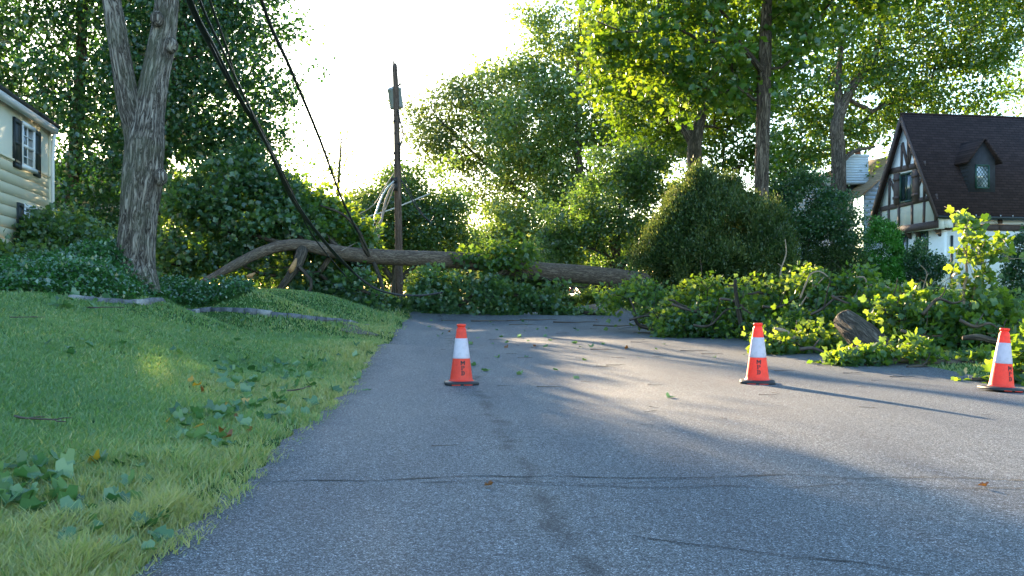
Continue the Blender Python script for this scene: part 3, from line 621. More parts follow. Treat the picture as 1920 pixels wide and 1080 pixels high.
# ------------------------------------------------------------------ fallen tree and its crown
def fallen():
    pts = [(1330, 556, 36.6, 40), (1260, 545, 36.3, 38), (1190, 527, 36, 36), (1100, 515, 35.5, 34), (1000, 507, 35, 33), (900, 492, 34.5, 31), (820, 486, 34, 30), (720, 482, 33.4, 29), (650, 476, 32.8, 27),
           (600, 466, 32.2, 24), (560, 459, 31.8, 22), (520, 463, 31.5, 21), (480, 477, 31.2, 20), (440, 497, 30.8, 18), (405, 516, 30.4, 14), (375, 530, 30, 9)]
    P, R = refine([W(a, b, c) for a, b, c, _ in pts], [d / 2 / F * c for _, _, c, d in pts], .16)
    b = np.array([P[0][0], P[0][1], tz(P[0][0], P[0][1])])
    o = thing('fallen_tree', 'huge toppled tree whose long bare trunk bridges the whole road', 'tree', b)
    G = Geo(); G.tube(P, R, 40, .03, seed=5); G.build('trunk', M['fallen_bark'], o, True, b)
    G = Geo()
    for pth in ([(566, 468, 31.8, .2), (560, 490, 31.5, .18), (545, 515, 31.2, .14), (520, 548, 31, .09), (505, 565, 31, .05)],
                [(960, 500, 34.8, .12), (940, 512, 34.2, .1), (900, 540, 33.8, .08), (860, 575, 33.5, .05)],
                [(640, 470, 32.8, .09), (600, 430, 33.6, .06), (560, 390, 34, .04), (520, 350, 34, .02)],
                [(590, 465, 32.3, .12), (520, 420, 33, .08), (450, 390, 33.5, .05), (380, 370, 34, .03)],
                [(540, 460, 31.8, .1), (470, 440, 32.6, .06), (400, 430, 33.5, .04), (330, 440, 34, .03)],
                [(690, 480, 33, .1), (670, 430, 32.5, .06), (640, 400, 32, .04), (600, 385, 32, .02)],
                [(560, 500, 31.2, .06), (585, 530, 31, .05), (570, 560, 30.7, .03), (545, 572, 30.5, .02)],
                [(700, 490, 33.2, .08), (715, 530, 32.6, .06), (720, 560, 32.2, .04), (722, 590, 32, .02)]):
        a, r_ = refine([W(x, y, z) for x, y, z, _ in pth], [q[3] for q in pth], .25); G.tube(a, r_, 12, .08)
    r = np.random.default_rng(77)
    C1 = clusters([(290, 500), (298, 380), (330, 340), (420, 300), (500, 315), (550, 350), (580, 400), (560, 450), (500, 460), (440, 480), (400, 520), (330, 515)], 33.2, 1.7, 720, r, -.35, .8, 30, 5)
    C2 = clusters([(500, 420), (545, 360), (620, 375), (670, 395), (700, 450), (705, 490), (650, 510), (620, 560), (580, 540), (560, 480)], 34.4, 1.3, 560, r, -.15, 1.2, 22, 6)
    C3 = clusters([(420, 515), (500, 480), (560, 490), (640, 520), (700, 560), (690, 575), (600, 560), (480, 560)], 33, 1.2, 150, r, -.1, 1.2, 18, 7)
    C4 = clusters([(835, 478), (850, 462), (885, 470), (930, 458), (985, 458), (1000, 485), (1000, 510), (960, 525), (915, 515), (905, 490)], 34, .6, 42, r, -.3, 1.2, 16, 8)
    skeleton(G, list(P[25:-3:3]), list(R[25:-3:3]), list(np.vstack([C1[::7], C2[::6], C3[::5]])), r, .012)
    skeleton(G, list(P[16:24:2]), list(R[16:24:2]), list(C4[::4]), r, .012)
    G.build('limbs', M['limb'], o, True, b)
    G = Geo(); cloud(G, C1, 26, .42, .15, r, .4, .7, 'tulip', tintmid=.4); cloud(G, C3, 20, .35, .14, r, .4, .7, 'tulip', tintmid=.45)
    G.build('foliage', M['shade_leaf'], o, False, b)
    G = Geo(); cloud(G, C2, 20, .36, .15, r, .4, .7, 'tulip'); cloud(G, C4, 24, .34, .15, r, .4, .7, 'tulip', tintmid=.4)
    G.build('foliage', M['fallen_leaf'], o, False, b)
    G = Geo(); G.tube([W(556, 485, 31.2), W(552, 496, 31.0), W(547, 506, 30.9), W(544, 512, 30.9)], [.03, .09, .1, .02], 7, .3, seed=2)
    G.build('splintered_wood', M['split_wood'], o, False, b); G = Geo()
    G.tube([W(478, 512, 30.2), W(470, 517, 30), W(462, 518, 30)], [.02, .07, .02], 6, .3)
    G.build('splintered_wood', M['split_wood'], o, False, b)
fallen()

def gline(px, py): return ground_hit(px, py)
def fbranch(label, poly, Y0, depth, ncl, per, rad, size, seed, leaf='fallen_leaf', paths=(), group='torn branches heaped beside the road', wood='limb', tintmid=.5, gap=-.12):
    r = np.random.default_rng(seed)
    C = clusters(poly, Y0, depth, ncl, r, gap, 1.3, 24, seed)
    g_ = TZ(C[:, 0], C[:, 1]); C[:, 2] = np.maximum(C[:, 2], g_ + .05)
    c0 = C.mean(0); b = np.array([c0[0], c0[1], tz(c0[0], c0[1])])
    o = thing('fallen_branch', label, 'branch', b, group)
    G = Geo()
    if not len(paths):
        e = C[C[:, 0].argmax()]; s_ = C[C[:, 0].argmin()]; paths = [[(s_, .02), (c0 + (0, 0, -.05), .05), (e + (0, 0, -.1), .07)]]
    mainP, mainR = None, None
    for pth in paths:
        if len(pth[0]) == 4: a, rr = refine([W(x, y, z) for x, y, z, _ in pth], [q[3] for q in pth], .12)
        else: a, rr = refine([q[0] for q in pth], [q[1] for q in pth], .12)
        a = a + r.normal(size=a.shape) * .012
        G.tube(a, rr, 8, .1, seed=seed)
        mainP = a if mainP is None else np.vstack([mainP, a]); mainR = rr if mainR is None else np.r_[mainR, rr]
    skeleton(G, list(mainP[::3]), list(mainR[::3]), list(C[::2]), r, .0055, 5, .25, wob=.05)
    for q in C[r.choice(len(C), min(len(C), 16), replace=False)]:
        dv = r.normal(size=3); dv[2] = abs(dv[2]) * .8 + .15; dv = unit(dv) * r.uniform(.25, .6) * min(1, depth); sd2 = r.normal(size=3) * .07
        G.tube([q - dv * .4, q + dv * .3 + sd2, q + dv], [.011, .008, .003], 5)
        G.tube([q + dv * .3 + sd2, q + dv * .6 + sd2 * 2.5, q + dv * .75 + sd2 * 3.5], [.006, .004, .002], 5)
    G.build('wood', M[wood], o, True, b)
    G = Geo(); cloud(G, C, per, rad, size, r, .25, .7, 'tulip', tintmid=tintmid); G.build('leaves', M[leaf], o, False, b)
    return o
GM = 'torn leafy branches lying across the far end of the road'
fbranch('dark leafy branch heap at the road end, nearest the left lawn', [(675, 600), (680, 575), (720, 552), (770, 528), (830, 515), (850, 560), (840, 602), (760, 606)], 33, 1.0, 200, 22, .26, .125, 81, 'shade_leaf', group=GM)
fbranch('dark leafy branch heap under the middle of the fallen trunk', [(790, 602), (800, 535), (860, 515), (930, 522), (985, 545), (985, 598), (900, 600)], 33.5, 1.0, 230, 22, .26, .125, 82, 'shade_leaf', group=GM)
fbranch('dark leafy branch heap trailing right along the road end', [(950, 598), (960, 555), (1010, 545), (1060, 575), (1150, 575), (1150, 592), (1050, 598)], 34, 1.0, 120, 22, .25, .13, 83, 'shade_leaf', group=GM)
fbranch('small leafy sprig hanging below the trunk where the cables reach the ground', [(655, 560), (680, 500), (720, 540), (730, 590), (690, 590)], 31.5, .5, 34, 18, .25, .13, 84, 'shade_leaf', group=GM)
fbranch('sunlit torn branch with a forked grey stem at the left end of the right heap', [(1145, 612), (1180, 578), (1150, 548), (1180, 535), (1240, 540), (1270, 570), (1290, 620), (1240, 630), (1180, 618)], 25.5, .8, 130, 12, .24, .105, 85,
        paths=[[(1270, 620, 25, .06), (1200, 612, 25, .05), (1190, 585, 25, .03), (1180, 560, 25, .02)]])
fbranch('bright leafy branch heap below the large yew', [(1220, 600), (1230, 550), (1270, 530), (1330, 525), (1400, 530), (1420, 600), (1400, 650), (1330, 648), (1250, 630)], 23, 1.1, 330, 12, .22, .10, 86,
        paths=[[(1400, 640, 22, .07), (1385, 590, 22.5, .06), (1380, 540, 22.8, .04), (1378, 528, 22.8, .02)], [(1250, 560, 23, .02), (1330, 590, 23, .05), (1420, 600, 23, .07)]])
fbranch('bright leafy branch rising to a leafy tip right of the yew', [(1390, 640), (1380, 560), (1420, 530), (1450, 500), (1480, 520), (1500, 560), (1520, 650), (1440, 665)], 21.5, 1.0, 220, 12, .21, .10, 87,
        paths=[[(1400, 550, 21.5, .02), (1450, 552, 21.5, .04), (1510, 590, 21.5, .07)]])
fbranch('leafy heap behind the sawn log with bare curled twigs on top', [(1490, 600), (1500, 550), (1550, 540), (1610, 515), (1650, 535), (1700, 560), (1720, 600), (1680, 640), (1600, 610), (1540, 620)], 20.5, 1.1, 360, 12, .2, .098, 88,
        paths=[[(1500, 610, 20, .05), (1600, 590, 20.5, .05), (1700, 600, 20.5, .07)]])
fbranch('broad leaved branch heap right of the sawn log', [(1660, 650), (1680, 580), (1720, 550), (1780, 560), (1800, 620), (1790, 665), (1700, 690)], 17.5, .9, 190, 11, .2, .112, 89)
fbranch('broad leaved branch heap at the right edge behind the third cone', [(1780, 640), (1790, 570), (1840, 560), (1900, 570), (1990, 560), (1990, 640), (1880, 650)], 17.2, .9, 210, 11, .2, .118, 90)
fbranch('leafy debris strip along the road edge left of the log', [(1430, 662), (1450, 630), (1560, 640), (1600, 670), (1560, 685), (1480, 672)], 18, .6, 90, 12, .18, .105, 91)
fbranch('leafy debris strip along the road edge between log and third cone', [(1560, 690), (1600, 660), (1700, 670), (1840, 690), (1850, 725), (1720, 712)], 15.5, .6, 130, 12, .17, .105, 92)
fbranch('leafy debris crossing the picture edge behind the third cone', [(1820, 735), (1860, 700), (1900, 640), (1990, 640), (1990, 760), (1900, 740)], 13.4, .5, 80, 12, .15, .13, 93)
fbranch('tall upright torn branch with large sunlit leaves before the white wall', [(1756, 450), (1775, 425), (1790, 395), (1815, 395), (1830, 430), (1870, 430), (1872, 470), (1900, 478), (1870, 490), (1850, 500), (1870, 550), (1850, 580), (1820, 560), (1800, 540), (1790, 490), (1800, 460)],
        17, .35, 46, 8, .10, .125, 94, paths=[[(1808, 610, 17, .035), (1807, 560, 17, .03), (1812, 500, 17, .022), (1809, 450, 17, .016), (1800, 405, 17, .008)], [(1812, 600, 17, .02), (1825, 550, 17, .016), (1845, 500, 17, .01)],
               [(1812, 610, 17, .018), (1850, 575, 17, .014), (1880, 560, 17, .008)]], wood='pale_twig', gap=-.9)
fbranch('leafy heap at the foot of the tall upright branch', [(1740, 660), (1730, 600), (1790, 580), (1850, 590), (1900, 600), (1900, 650), (1820, 660)], 17, .8, 170, 13, .2, .12, 95, 'fallen_leaf')

fbranch('low leafy heap filling the roadside between the yew heap and the log', [(1440, 640), (1430, 600), (1470, 590), (1540, 595), (1580, 635), (1560, 655), (1480, 652)], 19.6, .9, 220, 12, .2, .10, 96)
fbranch('low leafy heap between the bright conifer heap and the upright branch', [(1600, 600), (1620, 555), (1700, 560), (1770, 580), (1780, 640), (1700, 640), (1640, 620)], 19, .9, 200, 12, .2, .12, 97)
fbranch('thin leafy spray reaching toward the fallen trunk at the left end of the right heap', [(1150, 560), (1160, 535), (1200, 530), (1250, 545), (1240, 570), (1190, 560)], 26.5, .5, 46, 12, .2, .12, 98)
# bare curled twigs sticking out of the heap
def twig(label, pths, name='bare_twig', group='bare twigs sticking out of the branch heap', mat='pale_twig'):
    P0 = W(*pths[0][0][:3]); b = np.array([P0[0], P0[1], tz(P0[0], P0[1])]); G = Geo()
    for pth in pths:
        a, r_ = refine([W(x, y, z) for x, y, z, _ in pth], [q[3] for q in pth], .06); G.tube(a, r_, 7)
    return tag(G.build(name, M[mat], None, True, b), label, 'twig', group)
twig('pale looping bare twig above the heap between the second cone and the log', [[(1500, 560, 20, .022), (1512, 530, 20, .02), (1522, 512, 20, .018), (1540, 510, 20, .016), (1558, 525, 20, .01)], [(1514, 560, 20, .015), (1524, 535, 20, .012), (1520, 515, 20, .008)], [(1500, 575, 20, .018), (1515, 552, 20, .014), (1545, 520, 20, .01)]])
twig('curved bare twig arching out of the heap above the log', [[(1605, 520, 20, .012), (1620, 520, 20, .018), (1626, 538, 20, .018), (1618, 552, 20, .014)], [(1630, 535, 20, .012), (1650, 533, 20, .02), (1670, 543, 20, .025), (1690, 560, 20, .02)]])
twig('thin pink forked twig standing before the dark round bush', [[(1728, 552, 19, .012), (1732, 535, 19, .01), (1738, 512, 19, .008), (1726, 497, 19, .005)], [(1736, 520, 19, .006), (1742, 512, 19, .004)], [(1728, 545, 19, .006), (1716, 528, 19, .004)]])
twig('broken upright grey stem rising from the bright heap before the yew', [[(1392, 620, 21.5, .06), (1384, 580, 21.5, .05), (1378, 535, 21.5, .04), (1380, 524, 21.5, .03)], [(1378, 535, 21.5, .025), (1365, 536, 21.5, .015)]], mat='limb')
twig('pale snapped branch end beside the second cone', [[(1452, 616, 18, .025), (1468, 620, 18, .04), (1485, 630, 18, .05), (1492, 636, 18, .03)]])
twig('tall thin bare twig left of the heap before the feathery tree', [[(1462, 520, 22, .02), (1466, 500, 22, .018), (1474, 475, 22, .014), (1472, 448, 22, .008)], [(1466, 500, 22, .01), (1458, 494, 22, .006)]])

_r = np.random.default_rng(31)
for q_, (x_, y_, Y_, dx, dy) in enumerate([(1180, 600, 24.5, 90, -12), (1260, 570, 22.6, 110, 18), (1300, 610, 21.8, 90, -30), (1350, 560, 21.6, 80, 30), (1430, 575, 20.4, 90, -14), (1450, 630, 18.4, 80, 14), (1520, 590, 19.2, 70, -30),
                           (1560, 555, 19.2, 90, 20), (1650, 580, 17.8, 60, -30), (1690, 620, 16.8, 90, 10), (1730, 590, 16.6, 80, -28), (1800, 600, 16.4, 80, 24), (1850, 640, 16.2, 70, -14), (1500, 655, 17.2, 70, 10), (1700, 690, 15, 80, 8)]):
    w_ = _r.normal(size=4) * 9
    twig(['long bent bare branch lying across the sunlit heap at its left end', 'long bent bare branch lying across the middle of the heap', 'long bent bare branch lying across the right part of the heap'][q_ // 5],
         [[(x_, y_, Y_, .032), (x_ + dx * .35, y_ + dy * .35 + w_[0], Y_, .028), (x_ + dx * .7, y_ + dy * .7 + w_[1], Y_, .02), (x_ + dx, y_ + dy, Y_, .008)],
          [(x_ + dx * .35, y_ + dy * .35 + w_[0], Y_, .016), (x_ + dx * .5, y_ + dy - 18 + w_[2], Y_, .010), (x_ + dx * .55, y_ + dy - 30 + w_[3], Y_, .005)]],
         'bare_branch', 'long bare branches in the heap: ' + ['left', 'middle', 'right'][q_ // 5], 'twig' if q_ % 2 else 'limb')
# the sawn log
def log():
    a, b = W(1583, 600, 17.6), W(1650, 664, 16.6); G = Geo()
    P, R = refine([a, (a + b) / 2 + (0, 0, .02), b], [.20, .25, .27], .05); G.tube(P, R, 44, .09, cap=True, seed=12)
    base = np.array([b[0], b[1], tz(b[0], b[1])])
    o = thing('log', 'thick furrowed log lying in the leafy heap behind the second cone', 'log', base)
    G.build('bark', M['trunk_bark'], o, True, base)
    G = Geo(); n = unit(a - b); G.tube([a + n * -.01, a + n * .004], [.185, .18], 20); G.build('cut_face', M['split_wood'], o, False, base)
log()
def logs2():
    G = Geo(); a, b = W(1592, 668, 16.4), W(1622, 640, 16.8); base = np.array([a[0], a[1], tz(a[0], a[1])])
    P, R = refine([a, b], [.05, .035], .05); G.tube(P, R, 12, .1)
    tag(G.build('wood_chunk', M['pale_twig'], None, True, base), 'pale split piece of wood leaning on the log', 'wood piece')
    G = Geo(); P, R = refine([W(1805, 634, 15.2), W(1835, 632, 15.2), W(1868, 640, 15.2)], [.03, .05, .04], .06); G.tube(P, R, 12, .1); b = P[0].copy(); b[2] = tz(b[0], b[1])
    tag(G.build('wood_chunk', M['limb'], None, True, b), 'dark short limb lying on the sunlit grass left of the third cone', 'wood piece')
logs2()

# ------------------------------------------------------------------ grass, ivy
IVY = [np.array([-13., 12.5])] + [ground_hit(a, b)[:2] for a, b in [(0, 549), (130, 557), (250, 567), (330, 572), (400, 574), (440, 562), (472, 550)]] + [np.array(q) for q in [(-5.6, 21.8), (-6.6, 22.6), (-13., 22.6)]]
def grass():
    r = np.random.default_rng(5); n = 1500000
    ang = r.uniform(-.66, .66, n); Y = np.exp(r.uniform(math.log(2.6), math.log(46), n)); X = ang * Y
    L = edgeL(Y); Rr = edgeR(Y)
    ok = (X < L + .03 + r.normal(size=n) * .05) | (X > Rr - .02)
    ok &= ~((X > 0) & (Y < 9)); ok &= ~in_poly(np.stack([X, Y], 1), IVY)
    ok &= ~((X < -13) & (Y > 24)); ok &= (r.uniform(size=n) < np.where(X > 0, .35, np.where(Y > 24, .55, .9)))
    X, Y = X[ok], Y[ok]
    pn = np.array([mnoise.noise(Vector((a * 1.2, b * 1.2, 0))) for a, b in zip(X, Y)])
    en = np.array([mnoise.noise(Vector((a * 3.5, b * 2.2, 21))) for a, b in zip(X, Y)]); de = np.abs(edgeL(Y) - X)
    keep = ~((pn < -.38) & (r.uniform(size=len(X)) < .55)) & ~((X < 0) & (de < .28) & (en < -.02) & (r.uniform(size=len(X)) < .8)); X, Y, pn = X[keep], Y[keep], pn[keep]
    n = len(X); Z = TZ(X, Y) - .012
    dE = np.clip(edgeL(Y) - X, 0, 9); verge = np.exp(-(dE / 1.1) ** 1.5) * (X < 0) * (Y < 60)
    h = .040 + .022 * r.uniform(size=n) + .035 * np.clip(pn, 0, 1) + verge * .045 * r.uniform(size=n) + (r.uniform(size=n) < .03) * .03
    h *= 1 + 1.1 * verge * np.clip(en[keep], 0, 1); h *= np.where((dE < .12) & (X < 0), .7, 1); h *= np.where(Y < 6, 1.15, 1)
    wd = (.0016 + .00042 * Y) * r.uniform(.7, 1.3, n)
    a = r.uniform(0, 2 * math.pi, n); side = np.stack([np.cos(a), np.sin(a), 0 * a], 1); b_ = r.uniform(0, 2 * math.pi, n)
    lean = np.stack([np.cos(b_), np.sin(b_), 0 * a], 1) * (r.uniform(.1, .95, n) * h)[:, None]
    P = np.stack([X, Y, Z], 1); up = np.array([0, 0, 1.])
    m_ = P + lean * .3 + up * (h * .6)[:, None]; tp = P + lean + up * (h * .95)[:, None]
    sw = side * wd[:, None]
    V = np.stack([P - sw, P + sw, m_ - sw * .8, m_ + sw * .8, tp], 1).reshape(-1, 3)
    o = (np.arange(n) * 5)[:, None]
    pl = np.array([mnoise.noise(Vector((a_ * .35, b_ * .35, 5))) for a_, b_ in zip(X, Y)])
    tint = np.clip(.40 + .40 * pl + .36 * verge + r.normal(size=n) * .16 + (r.uniform(size=n) < .07) * .5 - .25 * np.clip(pn, 0, 1), 0, 1)
    G = Geo(); G.add(V, [o + np.array([0, 1, 3, 2]), o + np.array([2, 3, 4])], np.repeat(tint, 5))
    tag(G.build('grass', M['grass']), 'short green lawn grass, paler and longer along the road edge', 'grass', kind='stuff')
    print('blades', n)
grass()
def ivy():
    r = np.random.default_rng(9); poly = np.array(IVY); lo, hi = poly.min(0), poly.max(0); n = 90000
    P = r.uniform(lo, hi, (n, 2)); P = P[in_poly(P, poly)]; e = edge_d(P, poly); n = len(P)
    hmax = (.08 + .13 * np.clip(e / .7, 0, 1)) * (1 + 1.0 * np.clip((P[:, 0] + 8.6) / 1.2, 0, 1))
    bump = np.array([mnoise.noise(Vector((a * 1.6, b * 1.6, 7))) for a, b in P]) * .08
    z = TZ(P[:, 0], P[:, 1]) + np.maximum(.03, (hmax + bump) * r.uniform(.35, 1.05, n))
    pos = np.c_[P, z]; d = rvec(n, r); d[:, 2] -= .1; nn = rvec(n, r) * .6; nn[:, 2] += 1
    G = Geo(); put_leaves(G, pos, d, nn, .075 * r.uniform(.6, 1.3, n), np.clip(.45 + r.normal(size=n) * .2, 0, 1), 'kite')
    tag(G.build('ivy', M['ivy_leaf']), 'glossy green ground cover bed around the foot of the forked tree', 'ground cover', kind='stuff')
ivy()

# stone edging of the driveway
def edging():
    P = np.array([ground_hit(a, np.interp(a, [30, 130, 250, 400, 520, 610, 690], [556, 562, 571, 581, 594, 603, 613])) for a in range(130, 691, 20)])
    for _ in range(3): P[1:-1] = (P[:-2] + 2 * P[1:-1] + P[2:]) / 4
    d = np.r_[0, np.cumsum(np.linalg.norm(np.diff(P[:, :2], axis=0), axis=1))]; G = Geo(); s_ = 0; r = random.Random(3)
    while s_ < d[-1] - .3:
        L = .30 + r.uniform(-.05, .05); a = [np.interp(s_, d, P[:, i]) for i in (0, 1)]; b = [np.interp(s_ + L, d, P[:, i]) for i in (0, 1)]
        a = np.array([*a, tz(*a)]); b = np.array([*b, tz(*b)]); t = unit(b - a); sd_ = unit(np.cross(t, (0, 0, 1))); c = (a + b) / 2 + (0, 0, -.005 + r.uniform(-.01, .012))
        n0 = len(G.T); G.box(c, ((L - .015) / 2, .06, .075), [t, sd_, np.cross(sd_, t)]); G.T[-1][:] = r.choice([.2, .35, .5, .55, 1.0 if r.random() < .5 else .4]); s_ += L
    b0 = P[-1]; tag(G.build('stone_edging', M['granite'], None, False, b0), 'single row of grey granite block edging between the lawn and the ivy bed', 'edging')
    G = Geo(); c = ground_hit(668, 622)
    th = np.linspace(0, 2 * math.pi, 18, endpoint=False); rr = .26 + .09 * np.sin(th * 3 + 1) + .05 * np.sin(th * 5)
    V = np.stack([c[0] + rr * 1.2 * np.cos(th), c[1] + rr * 1.6 * np.sin(th), 0 * th], 1); V[:, 2] = TZ(V[:, 0], V[:, 1]) + .035
    G.add(np.vstack([V, [[c[0], c[1], tz(c[0], c[1]) + .045]]]), np.array([[i, (i + 1) % 18, 18] for i in range(18)]))
    tag(G.build('soil_patch', M['soil'], smooth=True), kind='structure')
edging()

# ------------------------------------------------------------------ traffic cones
LET = {'M': [[(-.5, -.5), (-.26, -.5), (-.26, .10), (0, -.28), (.26, .10), (.26, -.5), (.5, -.5), (.5, .5), (.26, .5), (0, .12), (-.26, .5), (-.5, .5)]],
       'P': [[(-.40, -.5), (-.02, -.5), (-.02, -.38), (-.10, -.38), (-.10, .38), (-.04, .38), (-.04, .5), (-.40, .5), (-.40, .38), (-.32, .38), (-.32, -.38), (-.40, -.38)],
             [(.02, .5), (.22, .48), (.38, .38), (.42, .22), (.38, .08), (.22, -.04), (.02, -.06), (.02, .05), (.12, .08), (.17, .22), (.12, .36), (.02, .38)]],
       'D': [[(-.42, -.5), (-.06, -.5), (-.06, .5), (-.42, .5), (-.42, .38), (-.30, .38), (-.30, -.38), (-.42, -.38)],
             [(.0, .5), (.22, .46), (.40, .28), (.44, 0), (.40, -.28), (.22, -.46), (.0, -.5), (.0, -.38), (.12, -.32), (.19, 0), (.12, .32), (.0, .38)]]}
def tri_fan(poly):
    from mathutils.geometry import tessellate_polygon
    return np.array(tessellate_polygon([[Vector((x, y, 0)) for x, y in poly]]))
def make_cone():
    o = bpy.data.objects.new('traffic_cone', None); link(o)
    def rad(z): return .137 - (z - .03) * (.137 - .052) / .64
    G = Geo(); G.lathe([(.150, .030), (.152, .042), (.138, .050)] + [(rad(z), z) for z in np.linspace(.06, .655, 24)] + [(.044, .662), (.044, .674), (.053, .684), (.054, .70), (.050, .708), (.034, .709), (.030, .69)], (0, 0, 0), 48)
    G.build('body', M['orange'], o, True)
    G = Geo(); G.lathe([(rad(.305) + .001, .305), (rad(.308) + .003, .308)] + [(rad(z) + .003, z) for z in np.linspace(.33, .52, 8)] + [(rad(.538) + .003, .538), (rad(.541) + .001, .541)], (0, 0, 0), 48)
    G.build('reflective_collar', M['collar'], o, True)
    a = .20; c = .055
    def oct_(s_, z): q = a * s_; k_ = c; return [(q, q - k_, z), (q - k_, q, z), (-q + k_, q, z), (-q, q - k_, z), (-q, -q + k_, z), (-q + k_, -q, z), (q - k_, -q, z), (q, -q + k_, z)]
    rings = [oct_(.97, .0), oct_(1.0, .006), oct_(1.0, .026), oct_(.95, .034), oct_(.80, .042)]
    G = Geo(); v = np.array(rings).reshape(-1, 3); fs = [[i * 8 + j, i * 8 + (j + 1) % 8, (i + 1) * 8 + (j + 1) % 8, (i + 1) * 8 + j] for i in range(4) for j in range(8)]
    G.add(v, [np.array(fs), np.arange(8)[::-1][None], np.arange(32, 40)[None]]); G.build('base', M['rubber'], o)
    G = Geo()
    for s_ in (-1, 1): G.box((s_ * .07, -.199, .004), (.05, .004, .0045))
    G.build('base_strip', M['orange'], o)
    for ch, z0 in (('M', .255), ('P', .196), ('D', .137)):
        G = Geo()
        for poly in LET[ch]:
            V = []
            for x, y in poly:
                zz = z0 + y * .050; R_ = rad(zz) + .0035; th = -math.pi / 2 + (x * .050 + .012) / R_; V.append((R_ * math.cos(th), R_ * math.sin(th), zz))
            G.add(V, tri_fan(poly))
        l = G.build('letter', M['black_paint'], o); l['label'] = 'black stencilled letter ' + ch
    return o
cone = make_cone()
CG = 'orange traffic cones set across the road'
cones = [cone]
for _ in range(2):
    c2 = cone.copy(); link(c2); cones.append(c2)
    for ch in list(cone.children):
        d_ = ch.copy(); COL.objects.link(d_); d_.parent = c2; d_.matrix_parent_inverse = ch.matrix_parent_inverse.copy()
for o, px, Y_, rot, lab in ((cones[0], 865, 11.75, (0, 0, .10), 'orange cone with white collar on the shaded road, leftmost, lettered MPD'),
                            (cones[1], 1420, 11.75, (0, .01, -.22), 'middle orange cone of the three, on the sunlit road edge, lettered MPD'),
                            (cones[2], 1877, 11.35, (0, .07, .22), 'leaning orange cone by the leafy debris at the right, lettered MPD')):
    x = (px - 960) / F * Y_; o.location = (x, Y_, rz(x, Y_) - (0 if Y_ > 11.5 else -.012)); o.rotation_euler = rot; tag(o, lab, 'traffic cone', CG)

# ------------------------------------------------------------------ utility pole and wires
def pole():
    Yp = 37.5; b = W(749, 555, Yp); b[2] = tz(b[0], b[1])
    o = thing('utility_pole', 'splintered wooden utility pole with a grey transformer, standing behind the fallen trunk', 'utility pole', b)
    G = Geo(); pts = [(749, 580, 15), (748, 480, 14.5), (746, 360, 13), (744, 240, 11.5), (742, 160, 10.5), (740, 122, 9.5)]
    P, R = refine([W(x, y, Yp) for x, y, _ in pts], [d / 2 / F * Yp for *_, d in pts], .25); P[0][2] = b[2] - .3
    G.tube(P, R, 20, .03); G.build('shaft', M['pole_wood'], o, True, b)
    G = Geo(); G.tube([W(738.5, 130, Yp), W(738.5, 116, Yp), W(738.6, 104, Yp)], [.05, .035, .012], 6, .2)
    G.tube([W(741.5, 130, Yp), W(742, 121, Yp), W(742, 116, Yp)], [.05, .03, .008], 6, .2); G.tube([W(740, 130, Yp), W(740, 119, Yp)], [.07, .04], 6, .2)
    G.build('splintered_top', M['pole_wood'], o, False, b)
    G = Geo(); c = W(741.5, 184, Yp + .33)
    rT = .26; h = .40
    prof = [(rT * .9, -h), (rT, -h + .03), (rT, h - .12), (rT + .02, h - .11), (rT + .02, h - .05), (rT * .8, h), (.08, h + .04)]
    G.lathe(prof, (0, 0, 0), 28); v = G.V[0]; an = math.radians(-8); v = v @ np.array([[math.cos(an), 0, -math.sin(an)], [0, 1, 0], [math.sin(an), 0, math.cos(an)]]); G.V[0] = v + c
    G.build('transformer', M['steel'], o, False, b)
    for yy in (176, 194):
        G = Geo(); G.box(W(742, yy, Yp + .08), (.05, .12, .04)); G.build('mounting_bracket', M['steel'], o, False, b)
    G = Geo(); G.tube([W(746, 162, Yp), W(750, 158, Yp)], [.03, .03], 8); G.tube([W(750, 160, Yp), W(750, 152, Yp)], [.045, .03], 8); G.build('insulator', M['cable'], o, False, b)
    for i, (x, y) in enumerate([(738, 227), (738.5, 287), (739, 310), (739.5, 250), (749, 270)]):
        G = Geo(); G.tube([W(742, y, Yp - .1), W(x, y, Yp - .12)], [.02, .02], 6); G.tube([W(x, y - 2, Yp - .12), W(x, y + 2, Yp - .12)], [.03, .03], 6); G.build('step_bolt', M['cable'], o, False, b)
    G = Geo(); G.box(W(739, 338, Yp - .15), (.12, .1, .10)); G.box(W(741, 350, Yp - .15), (.09, .08, .16)); G.build('splice_box', M['cable'], o, False, b)
pole()
def wire(label, pts, r_, mat='cable', group=None, name='power_cable', cat='cable'):
    P, R = refine([W(*q[:3]) if len(q) == 3 else np.array(q[:3]) for q in pts], [r_] * len(pts), .35); G = Geo(); G.tube(P, R, 8)
    return tag(G.build(name, M[mat], None, True, P[0]), label, cat, group)
WG = 'loose power cables hanging down from the upper left'
Q = lambda x, y, z: (x, y, z, 0)
wire('thick black cable, lowest of the bundle, sagging past the fallen trunk to the debris', [Q(-9, -4, 8.5), (150, -500, 8), (352, 0, 13), (395, 88, 15), (440, 172, 17.5), (500, 272, 20.5), (545, 370, 23.5), (590, 432, 26), (640, 490, 28.2), (690, 532, 29.6), (730, 550, 30.2), (790, 554, 30.6), (830, 548, 31)], .03, group=WG)
wire('black cable twisted close beside the lowest one of the bundle', [Q(-8.9, -4, 8.6), (160, -500, 8), (358, 0, 13), (402, 88, 15), (446, 174, 17.5), (504, 275, 20.5), (552, 378, 23.5), (600, 442, 26), (652, 500, 28.2), (700, 540, 29.6), (760, 556, 30.4)], .022, group=WG)
wire('thin black cable, middle of the bundle', [Q(-8.5, -4, 8.8), (190, -500, 8), (374, 0, 13), (418, 95, 15), (455, 175, 17.5), (505, 280, 20.5), (560, 385, 23.5), (612, 455, 26), (665, 512, 28.5)], .02, group=WG)
